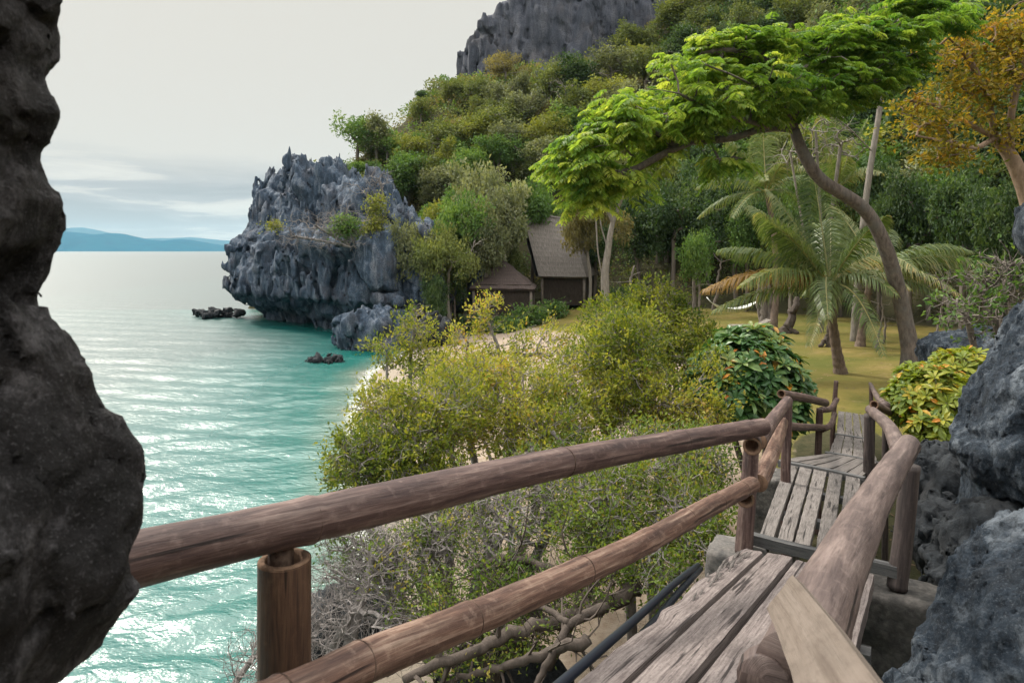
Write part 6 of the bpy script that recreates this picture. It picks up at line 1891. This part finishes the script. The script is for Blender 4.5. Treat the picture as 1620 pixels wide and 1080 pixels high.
# lounge chair of pale slats near it
lb = below(1178, 30.5); root = thing('lounge_chair', 'low pale slatted lounge chair on the lawn under the hammock', 'lounge chair', tuple(lb))
def slat_panel(name, o_, ux_, uy_, n_, m_):
    mb = MB()
    for k in range(n_):
        a_ = o_ + uy_ * (k / n_); b2 = o_ + uy_ * ((k + .8) / n_); up_ = norm(np.cross(ux_, uy_)) * .025
        mb.box([a_, a_ + ux_, b2 + ux_, b2, a_ + up_, a_ + ux_ + up_, b2 + ux_ + up_, b2 + up_])
    return mb.build(name, M[m_], root, smooth=False, origin=lb)
slat_panel('seat', lb + A(-.6, -.3, .3), A(0, .62, 0), A(1.2, 0, 0), 9, 'bark_pale')
slat_panel('backrest', lb + A(.6, -.3, .3), A(0, .62, 0), A(.5, 0, .26), 5, 'bark_pale')
for dx, dy in ((-.55, -.27), (-.55, .27), (.55, -.27), (.55, .27)):
    mb = MB(); mb.tube([lb + A(dx, dy, -.02), lb + A(dx, dy, .3)], .03, 6); mb.build('leg', M['cloth'], root, origin=lb)

# ------------------------------------------------------------------ sky, sun, air, camera
SUN_EL, SUN_AZ = math.radians(44), math.radians(-50)      # azimuth measured from +y (view) towards +x
w = bpy.data.worlds.new("World"); SC.world = w; w.use_nodes = True
nt = w.node_tree; nt.nodes.clear()
out = nt.nodes.new('ShaderNodeOutputWorld'); bg = nt.nodes.new('ShaderNodeBackground')
sky = nt.nodes.new('ShaderNodeTexSky'); sky.sky_type = 'NISHITA'; sky.sun_disc = False
sky.sun_elevation = SUN_EL; sky.sun_rotation = SUN_AZ
sky.dust_density = 3.0
tc = nt.nodes.new('ShaderNodeTexCoord')
sp = nt.nodes.new('ShaderNodeSeparateXYZ'); nt.links.new(tc.outputs['Generated'], sp.inputs[0])
zz = math_(nt, 'MAXIMUM', sp.outputs[2], 0.0)
mp = nt.nodes.new('ShaderNodeMapping'); mp.inputs['Scale'].default_value = (2.6, 2.6, 24.0); nt.links.new(tc.outputs['Generated'], mp.inputs[0])
cn = noise(nt, mp.outputs[0], 1.5, 7, 0.58, 0.5)
mp2 = nt.nodes.new('ShaderNodeMapping'); mp2.inputs['Scale'].default_value = (1.3, 1.3, 3.0); nt.links.new(tc.outputs['Generated'], mp2.inputs[0])
cn2 = noise(nt, mp2.outputs[0], 1.6, 5, 0.55, 0.3)
K = 10.0     # the background runs at strength 0.1
def kc(c, k=1.0): return tuple(v * K * k for v in c)
# thick bright overcast; grey-blue streaky bank above the horizon
over = ramp(nt, zz, [(0.0, (0.70, 0.695, 0.67)), (0.10, (0.735, 0.715, 0.655)), (0.36, (0.74, 0.715, 0.645)), (0.62, (1.0, 0.98, 0.92)), (1.0, (1.0, 0.99, 0.95))])
bank = ramp(nt, cn, [(0.36, (0.40, 0.425, 0.44)), (0.49, (0.50, 0.515, 0.52)), (0.54, (0.68, 0.665, 0.625)), (0.64, (0.80, 0.775, 0.71))])
bf = ramp(nt, math_(nt, 'ADD', zz, math_(nt, 'MULTIPLY_ADD', cn2, 0.10, -0.05)), [(0.085, 1.0), (0.135, 0.0)])
c = mix(nt, bf, over, bank)
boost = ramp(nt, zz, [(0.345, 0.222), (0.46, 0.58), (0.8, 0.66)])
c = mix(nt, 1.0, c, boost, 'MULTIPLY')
# the sun behind thin cloud lights up the sky around it
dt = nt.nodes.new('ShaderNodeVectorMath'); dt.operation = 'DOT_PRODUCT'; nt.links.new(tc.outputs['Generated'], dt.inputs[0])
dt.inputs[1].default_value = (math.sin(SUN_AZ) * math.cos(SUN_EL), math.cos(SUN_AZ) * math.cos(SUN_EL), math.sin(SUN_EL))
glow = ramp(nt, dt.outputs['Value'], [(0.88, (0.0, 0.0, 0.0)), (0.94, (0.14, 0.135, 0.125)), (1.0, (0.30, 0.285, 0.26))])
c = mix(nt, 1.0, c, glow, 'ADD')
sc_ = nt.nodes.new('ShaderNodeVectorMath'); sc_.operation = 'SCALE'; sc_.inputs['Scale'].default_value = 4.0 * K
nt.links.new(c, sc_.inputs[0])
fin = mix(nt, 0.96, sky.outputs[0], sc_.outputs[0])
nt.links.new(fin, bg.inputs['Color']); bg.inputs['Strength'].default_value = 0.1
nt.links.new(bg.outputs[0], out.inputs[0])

sl = bpy.data.lights.new('sun', 'SUN'); sl.energy = 3.5; sl.angle = math.radians(8); sl.color = (1.0, 0.93, 0.82)
so = bpy.data.objects.new('sun', sl); COL.objects.link(so)
to_sun = Vector((math.sin(SUN_AZ) * math.cos(SUN_EL), math.cos(SUN_AZ) * math.cos(SUN_EL), math.sin(SUN_EL)))
so.rotation_euler = to_sun.to_track_quat('Z', 'Y').to_euler()
so.location = (-30, 20, 60)

HAZE = True
if HAZE:
    mb = MB(); X0, X1, Y0, Y1, Z0, Z1 = -9000, 3000, -60, 9000, -6, 330
    mb.box([(X0, Y0, Z0), (X1, Y0, Z0), (X1, Y1, Z0), (X0, Y1, Z0), (X0, Y0, Z1), (X1, Y0, Z1), (X1, Y1, Z1), (X0, Y1, Z1)])
    hm = bpy.data.materials.new('haze'); hm.use_nodes = True; nt = hm.node_tree; nt.nodes.clear()
    o_ = nt.nodes.new('ShaderNodeOutputMaterial'); pv = nt.nodes.new('ShaderNodeVolumePrincipled')
    pv.inputs['Color'].default_value = (0.55, 0.80, 0.95, 1); pv.inputs['Density'].default_value = 0.00007
    nt.links.new(pv.outputs[0], o_.inputs['Volume'])
    tag(mb.build('haze', hm, smooth=False), kind='stuff')

cam = bpy.data.cameras.new('camera'); co = bpy.data.objects.new('camera', cam); COL.objects.link(co)
co.location = (0, 0, EYE); co.rotation_euler = (math.radians(90), 0, 0)
cam.sensor_width = 36; cam.lens = 36.0 * F / 1620.0
cam.shift_y = -(540 - 396) / 1620.0
cam.clip_start = 0.05; cam.clip_end = 20000
cam.dof.use_dof = True; cam.dof.focus_distance = 9.0; cam.dof.aperture_fstop = 10.0
SC.camera = co
SC.view_settings.view_transform = 'Standard'; SC.view_settings.look = 'None'
SC.view_settings.exposure = 0.22; SC.view_settings.gamma = 1
SC.render.engine = 'CYCLES'
cy = SC.cycles
cy.use_denoising = True; cy.denoiser = 'OPENIMAGEDENOISE'
cy.max_bounces = 6; cy.diffuse_bounces = 3; cy.glossy_bounces = 3; cy.transmission_bounces = 4; cy.transparent_max_bounces = 8
cy.volume_bounces = 0
cy.caustics_reflective = False; cy.caustics_refractive = False
cy.sample_clamp_indirect = 6
